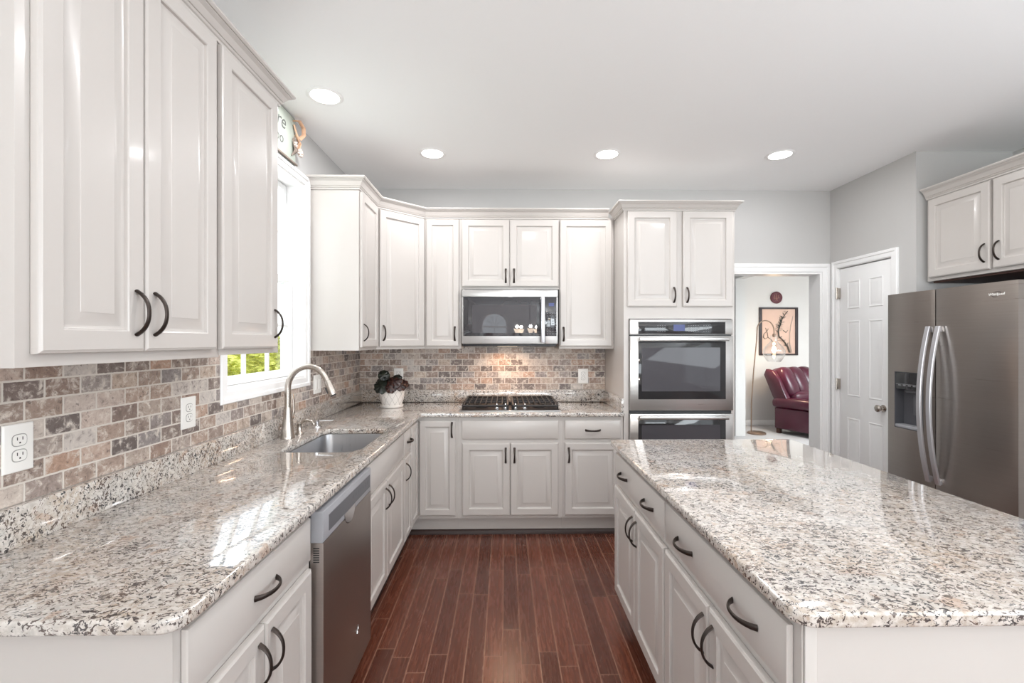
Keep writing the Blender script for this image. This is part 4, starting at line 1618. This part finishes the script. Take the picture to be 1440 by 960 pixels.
# dispenser recess
c0, c1, cz0, cz1 = CUT
xi = FXF + 0.062
mb = MB()
mb.box(xi - 0.001, xi, c0, c1, cz0, cz1)
mb.box(FXF + 0.002, xi - 0.001, c0 - 0.0005, c0 + 0.004, cz0, cz1)
mb.box(FXF + 0.002, xi - 0.001, c1 - 0.004, c1 + 0.0005, cz0, cz1)
mb.box(FXF + 0.002, xi - 0.001, c0 + 0.004, c1 - 0.004, cz0 - 0.0005, cz0 + 0.004)
mb.box(FXF + 0.002, xi - 0.001, c0 + 0.004, c1 - 0.004, cz1 - 0.004, cz1 + 0.0005)
dsp = mb.build('dispenser', plain('dispenser_cavity', lin(84, 84, 88), 0.35, 0.1, 0.06), r)
mb = MB()
mb.box(FXF + 0.004, xi - 0.001, c0 + 0.0041, c1 - 0.0041, cz1 - 0.115, cz1 - 0.0041, 0.003)
mb.build('control_panel', M['bglass'], dsp)
mb = MB()
for k in range(5):
    yy = c1 - 0.035 - k * 0.036
    mb.box(FXF + 0.0025, FXF + 0.0039, yy - 0.012, yy + 0.008, cz1 - 0.092, cz1 - 0.084)
mb.box(FXF + 0.0025, FXF + 0.0039, c0 + 0.01, c1 - 0.01, cz1 - 0.082, cz1 - 0.079)
mb.build('button', M['legend'], dsp)
mb = MB()
mb.box(FXF + 0.022, FXF + 0.052, (c0 + c1) / 2 - 0.045, (c0 + c1) / 2 + 0.045, cz1 - 0.135, cz1 - 0.1151, 0.003)
mb.build('spout', M['greyp'], dsp)
mb = MB()
mb.box(FXF + 0.052, FXF + 0.0605, (c0 + c1) / 2 - 0.045, (c0 + c1) / 2 + 0.02, cz0 + 0.09, cz1 - 0.15, 0.003)
mb.build('paddle', M['greyp'], dsp)
mb = MB()
mb.box(FXF + 0.001, xi - 0.0015, c0 + 0.0045, c1 - 0.0045, cz0 + 0.0045, cz0 + 0.024, 0.004)
mb.build('drip_tray', M['lgrey'], dsp)


def fridge_handle(y, parent):
    mb = MB()
    rings = []
    n = 25
    zc, hh = 1.048, 0.475
    for k in range(n):
        t = -1 + 2 * k / (n - 1)
        z = zc + t * hh
        bow = 0.058 * (1 - t * t) + 0.016
        xo = FXF - bow
        th = 0.015
        w = 0.0150
        e = 0.003
        xin = xo + th
        rings.append([(xo + e, y - w, z), (xo, y - w + e, z), (xo, y + w - e, z), (xo + e, y + w, z), (xin - e, y + w, z), (xin, y + w - e, z), (xin, y - w + e, z), (xin - e, y - w, z)])
    mb.ring_loft(rings)
    for s in (-1, 1):
        z = zc + s * (hh - 0.02)
        mb.box(FXF - 0.012, FXF + 0.012, y - 0.011, y + 0.011, z - 0.017, z + 0.017, 0.003)
    mb.build('handle', M['alum'], parent, sharp=40)


fridge_handle(2.744, fz)
fridge_handle(2.680, fd)
# maker's mark on the right-hand door
LGF = Fr((FXF, 0, 0), (0, -1, 0))
text_mesh('lettering', 'Whirlpool', 0.0190, M['plate'], fd, frame_matrix(LGF, -2.366, 1.680, 0.0002), 0.0010, 0.15)  # white colour stands in for highlights on the letters
mb = MB()
for t0, t1, dz in ((-0.4, 2.2, 0.001), (2.9, 5.0, -0.001)):
    ts = [t0 + (t1 - t0) * k / 12 for k in range(13)]
    mb.tube([LGF(-2.366 + 0.022 * math.cos(t), 1.680 + 0.0125 * math.sin(t) + 0.003 * math.cos(t) + dz, 0.0012) for t in ts], [0.0005 + 0.0008 * math.sin(PI * k / 12) for k in range(13)], 6)
mb.build('swoosh', M['pframe'], fd)

# ------------------------------------------------------------------ ceiling downlights
def downlight(x, y, label, power=CAN_POWER):
    r = thing('recessed_downlight', (x, y, CZ), label, 'ceiling light', 'recessed ceiling downlights')
    MB().lathe([(0.073, -0.0035), (0.078, -0.006), (0.090, -0.0045), (0.095, -0.0003), (0.073, -0.0002)], (x, y, CZ), 40, None, False, False).build('trim_ring', M['trim'], r)
    MB().lathe([(0.0725, -0.0045), (0.0725, -0.0030)], (x, y, CZ), 40).build('lens', M['lens'], r)
    area_light('downlight_glow', (x, y, CZ - 0.012), (0, 0, 0), 0.14, 0.14, power, (0.985, 0.985, 1.0), 'DISK')


downlight(-0.963, 2.451, 'round lit downlight in the ceiling in front of the sink window', 3.4)
downlight(-0.506, 3.185, 'round lit downlight in the ceiling above the angled corner cabinet')
downlight(0.717, 3.180, 'round lit downlight in the ceiling above the oven tower side of the cooktop')
downlight(1.936, 3.172, 'round lit downlight in the ceiling in front of the doorway and pantry door')
for x, lab in ((0.30, 'unseen round downlight added in the ceiling to light the aisle nearest the viewer'), (1.70, 'unseen round downlight added in the ceiling to light the island nearest the viewer')):  # two out-of-view downlights added to even out the light
    downlight(x, 1.60, lab, 8.5)

# ------------------------------------------------------------------ chandelier behind the viewer (seen only mirrored in the microwave)
r = thing('chandelier', (0.55, -3.0, 1.6), 'five armed chandelier with warm frosted shades mirrored in the microwave glass', 'chandelier')
mb = MB()
mb.tube([(0.55, -3.0, CZ - 0.002), (0.55, -3.0, 1.70)], 0.010, 8)
for k in range(5):
    t = 2 * PI * k / 5 + 0.3
    c, s = math.cos(t), math.sin(t)
    mb.tube([(0.55, -3.0, 1.74), (0.55 + 0.12 * c, -3.0 + 0.12 * s, 1.58), (0.55 + 0.27 * c, -3.0 + 0.27 * s, 1.56), (0.55 + 0.30 * c, -3.0 + 0.30 * s, 1.60)], 0.008, 8)
mb.build('frame', M['bronze'], r)
for k in range(5):
    t = 2 * PI * k / 5 + 0.3
    x, y = 0.55 + 0.30 * math.cos(t), -3.0 + 0.30 * math.sin(t)
    MB().lathe([(0.03, 0), (0.05, 0.05), (0.075, 0.11)], (x, y, 1.60), 18, None, True, True).build('shade', M['shade'], r)
    pl = bpy.data.lights.new('chandelier_glow', 'POINT')
    pl.energy = 8
    pl.color = (1, 0.93, 0.85)
    pl.shadow_soft_size = 0.03
    po = bpy.data.objects.new('chandelier_glow', pl)
    po.location = (x, y, 1.76)
    COL.objects.link(po)
# ------------------------------------------------------------------ the den beyond the doorway
# recliner
cw, cphi = Vector((4.80, 6.88, 0)), math.radians(24)
r = thing('leather_recliner', cw, 'burgundy leather recliner with channelled back in the den beyond the doorway', 'armchair')
CR = Matrix.Translation(cw) @ Matrix.Rotation(cphi, 4, 'Z')


def cpart(mb, name):
    bmesh.ops.transform(mb.bm, matrix=CR, verts=mb.bm.verts)
    return mb.build(name, M['leather'] if name != 'foot' else M['darkwood'], r, sharp=60)


for s in (-1, 1):
    mb = MB()
    # outer arm panel
    mb.box(s * 0.33 if s > 0 else -0.435, 0.435 if s > 0 else -0.33, -0.40, 0.42, 0.075, 0.40, 0.02, 3)
    cpart(mb, 'arm_panel')
    mb = MB()
    # padded roll on top, drooping slightly to the front
    rings = []
    for k in range(15):
        t = k / 14
        y = 0.43 - 0.90 * t
        sc = 1.0 if 0 < k < 14 else 0.82
        zc = 0.475 + 0.012 * math.sin(t * PI)
        rings.append([(s * 0.385 + 0.098 * sc * math.cos(2 * PI * q / 20), y, zc + 0.085 * sc * (abs(math.sin(2 * PI * q / 20)) ** 0.8) * math.copysign(1, math.sin(2 * PI * q / 20))) for q in range(20)])
    mb.ring_loft(rings)
    cpart(mb, 'arm')
    mb = MB()
    # wing / side of the leaning back
    for (a0, a1) in ((0.0, 0.0),):
        ring0, ring1 = [], []
        outl = [(0.16, 0.46), (0.40, 0.46), (0.60, 0.90), (0.56, 0.99), (0.44, 0.965), (0.34, 0.84), (0.24, 0.62)]
        for yy, zz in outl:
            ring0.append((s * 0.36, yy, zz))
            ring1.append((s * 0.44, yy, zz))
        mb.ring_loft([ring0, [(s * 0.43, y, z) for _, y, z in ring1], [(s * 0.445, (y - 0.37) * 0.9 + 0.37, (z - 0.72) * 0.9 + 0.72) for _, y, z in ring1]])
    cpart(mb, 'back_wing')
mb = MB()
mb.box(-0.325, 0.325, -0.36, 0.40, 0.09, 0.33, 0.02)
mb.box(-0.36, 0.36, 0.36, 0.44, 0.09, 0.60, 0.02)
cpart(mb, 'base')
mb = MB()
mb.pillow((0, -0.09, 0.41), (0.66, 0.76, 0.24), 0.45)
cpart(mb, 'seat_cushion')
mb = MB()
lean = Matrix.Rotation(math.radians(-24), 4, 'X')
for k in range(3):
    x = -0.245 + 0.245 * k
    mb.pillow((x, 0.36, 0.78), (0.275, 0.27, 0.50), 0.62, 24, 14, lean)
mb.pillow((0, 0.46, 0.76), (0.74, 0.16, 0.52), 0.5, 24, 12, lean)
cpart(mb, 'back_cushion')
mb = MB()
mb.pillow((0, 0.22, 0.56), (0.66, 0.24, 0.20), 0.6, 24, 12)
cpart(mb, 'lumbar_cushion')
for sx, sy in ((-0.39, -0.35), (0.39, -0.35), (-0.39, 0.37), (0.39, 0.37)):
    mb = MB()
    mb.box(sx - 0.03, sx + 0.03, sy - 0.03, sy + 0.03, 0.0, 0.0749, 0.005)
    cpart(mb, 'foot')

# arc lamp
lx, ly = 3.905, 7.0
r = thing('arc_floor_lamp', (lx, ly, 0), 'slender arc floor lamp with a clear glass globe behind the recliner', 'floor lamp')
MB().lathe([(0.130, 0.001), (0.130, 0.022), (0.118, 0.030), (0.02, 0.034)], (lx, ly, 0), 36).build('base', M['lampmetal'], r)
sx = lx - 0.085
path = [(sx, ly, 0.032), (sx + 0.005, ly, 0.5), (sx + 0.04, ly, 1.0), (sx + 0.085, ly, 1.45)]
for k in range(0, 13):
    t = PI * 0.90 - (PI * 0.90) * k / 12
    path.append((sx + 0.222 + 0.135 * math.cos(t), ly, 1.60 + 0.155 * math.sin(t)))
path.append((sx + 0.357, ly, 1.545))
MB().tube(path, 0.009, 10).build('pole', M['lampmetal'], r)
gx = sx + 0.357
MB().lathe([(0.022, 0), (0.026, -0.02), (0.018, -0.05)], (gx, ly, 1.548), 16).build('socket', M['lampmetal'], r)
MB().lathe([(0.050, -0.02), (0.048, -0.09), (0.06, -0.13), (0.12, -0.19), (0.156, -0.26), (0.150, -0.33), (0.11, -0.40), (0.085, -0.43)], (gx, ly, 1.545), 36, None, False, False).build('glass_globe', M['lampglass'], r)
MB().lathe([(0.010, 0.06), (0.022, 0.04), (0.030, 0.0), (0.022, -0.028), (0.004, -0.036)], (gx, ly, 1.30), 16).build('bulb', M['bulb'], r)
pl = bpy.data.lights.new('arc_lamp_glow', 'POINT')
pl.energy = 5
pl.color = (1, 0.72, 0.45)
pl.shadow_soft_size = 0.04
po = bpy.data.objects.new('arc_lamp_glow', pl)
po.location = (gx, ly, 1.22)
COL.objects.link(po)

# framed print and disc on the far wall
AF = Fr((0, 7.6995, 0), (1, 0, 0))
r = thing('framed_print', (4.66, 7.69, 1.19), 'dark framed print of grey branches on tan paper behind the lamp globe', 'picture')
x0, x1, z0, z1 = 4.332, 4.995, 1.195, 2.010
mb = MB()
for (a0, a1, b0, b1) in ((x0, x0 + 0.045, z0, z1), (x1 - 0.045, x1, z0, z1), (x0 + 0.045, x1 - 0.045, z0, z0 + 0.028), (x0 + 0.045, x1 - 0.045, z1 - 0.028, z1)):
    fr_box(mb, AF, a0, a1, b0, b1, 0.0, 0.026, 0.002)
mb.build('frame', M['pframe'], r)
mb = MB()
fr_box(mb, AF, x0 + 0.0451, x1 - 0.0451, z0 + 0.0281, z1 - 0.0281, 0.0, 0.010)
pp = mb.build('print', M['paper'], r)
random.seed(11)
mb = MB()


def brush(pts, w):
    mb.tube([AF(x + 0.04, z, 0.0125) for x, z in pts], [(max(0.002, w * (1 - 0.7 * i / len(pts))), 0.0015) for i in range(len(pts))], 6)


trunk = [(4.80, 1.24), (4.77, 1.34), (4.70, 1.44), (4.62, 1.52), (4.61, 1.62), (4.65, 1.72), (4.68, 1.82), (4.74, 1.90), (4.78, 1.95)]
brush(trunk, 0.050)
for i in range(46):
    k = random.randrange(1, len(trunk) - 1)
    t = random.random()
    x = trunk[k][0] + (trunk[k + 1][0] - trunk[k][0]) * t if k + 1 < len(trunk) else trunk[k][0]
    z = trunk[k][1] + (trunk[k + 1][1] - trunk[k][1]) * t if k + 1 < len(trunk) else trunk[k][1]
    an = random.uniform(-0.4, PI + 0.4)
    L = random.uniform(0.03, 0.085)
    dx = L * math.cos(an)
    if x + dx > 4.89:
        dx = -dx
    brush([(x, z), (x + dx * 0.6, z + 0.5 * L * math.sin(an)), (x + dx, min(1.965, z + L * math.sin(an)))], 0.018)
for P in ([(4.36, 1.50), (4.39, 1.47), (4.44, 1.50), (4.43, 1.58), (4.40, 1.66)], [(4.44, 1.50), (4.50, 1.46), (4.52, 1.42)], [(4.36, 1.50), (4.37, 1.56), (4.42, 1.60), (4.45, 1.65)], [(4.70, 1.62), (4.75, 1.58), (4.78, 1.62)]):
    brush(P, 0.020)
mb.build('branch_motif', M['branch'], pp)
mb = MB()
brush([(4.84, 1.24), (4.81, 1.40), (4.81, 1.56), (4.83, 1.70), (4.87, 1.86)], 0.024)
mb.build('pale_stroke', M['branchw'], pp)
r = thing('wall_disc', (4.626, 7.69, 2.177), 'small round maroon carved disc above the framed print', 'wall ornament')
rx = Matrix.Rotation(PI / 2, 3, 'X')
MB().lathe([(0.085, 0.0), (0.100, 0.004), (0.102, 0.018), (0.092, 0.024), (0.086, 0.018), (0.01, 0.018)], (4.626, 7.6995, 2.177), 36, rx).build('disc', M['maroon'], r)
mb = MB()
for P in ([(-0.03, 0.05), (-0.045, 0.0), (-0.03, -0.03)], [(0.0, 0.06), (0.0, 0.0), (0.005, -0.04)], [(0.03, 0.045), (0.03, 0.0)], [(-0.05, -0.01), (0.0, -0.012), (0.05, -0.005)], [(-0.02, -0.04), (0.02, -0.045)]):
    mb.tube([(4.626 + x, 7.679, 2.177 + z) for x, z in P], (0.005, 0.003), 6)
mb.build('relief', M['gold'], r)

# ------------------------------------------------------------------ garden outside the sink window
structure('ground', MB().box(-30, LW - 0.16, -20, 40, -0.25, -0.2), M['lawn'])


def hedge():
    random.seed(7)
    mb = MB()
    for i in range(15000):
        y = random.uniform(3.6, 13.5)
        # bumpy rounded cross-section
        top = 1.42 + 0.13 * math.sin(y * 2.1) + 0.10 * math.sin(y * 5.3 + 1)
        t = random.uniform(0, PI * 0.62)
        rad = 0.95 + 0.10 * math.sin(y * 4.2 + t * 3)
        x = -5.2 + rad * math.cos(t) + random.uniform(-0.14, 0.05)
        z = -0.2 + (top + 0.2) * math.sin(t) ** 0.6 if t < PI / 2 else top - 0.1 * (t - PI / 2)
        if t < 0.35:
            z = random.uniform(-0.2, top * 0.75)
        s = random.uniform(0.035, 0.075)
        q = Matrix.Rotation(random.uniform(0, 6.28), 3, 'Z') @ Matrix.Rotation(random.uniform(-1.2, 1.2), 3, 'X')
        c = Vector((x, y, z))
        mb.face(mb.vs([c + q @ Vector(v) for v in ((-s, 0, 0), (0, -s * 0.45, 0.1 * s), (s, 0, 0), (0, s * 0.45, 0.1 * s))]))
    for k in range(10):
        mb.pillow((-5.25, 4.1 + k * 1.0, 0.5), (1.5, 1.4, 1.55), 0.7, 16, 10)
    return mb.build('hedge', M['hedge'], None, (-5.2, 8.5, -0.2), 80)


tag(hedge(), 'sunlit yellow green hedge growing outside the sink window', 'hedge', kind='stuff')
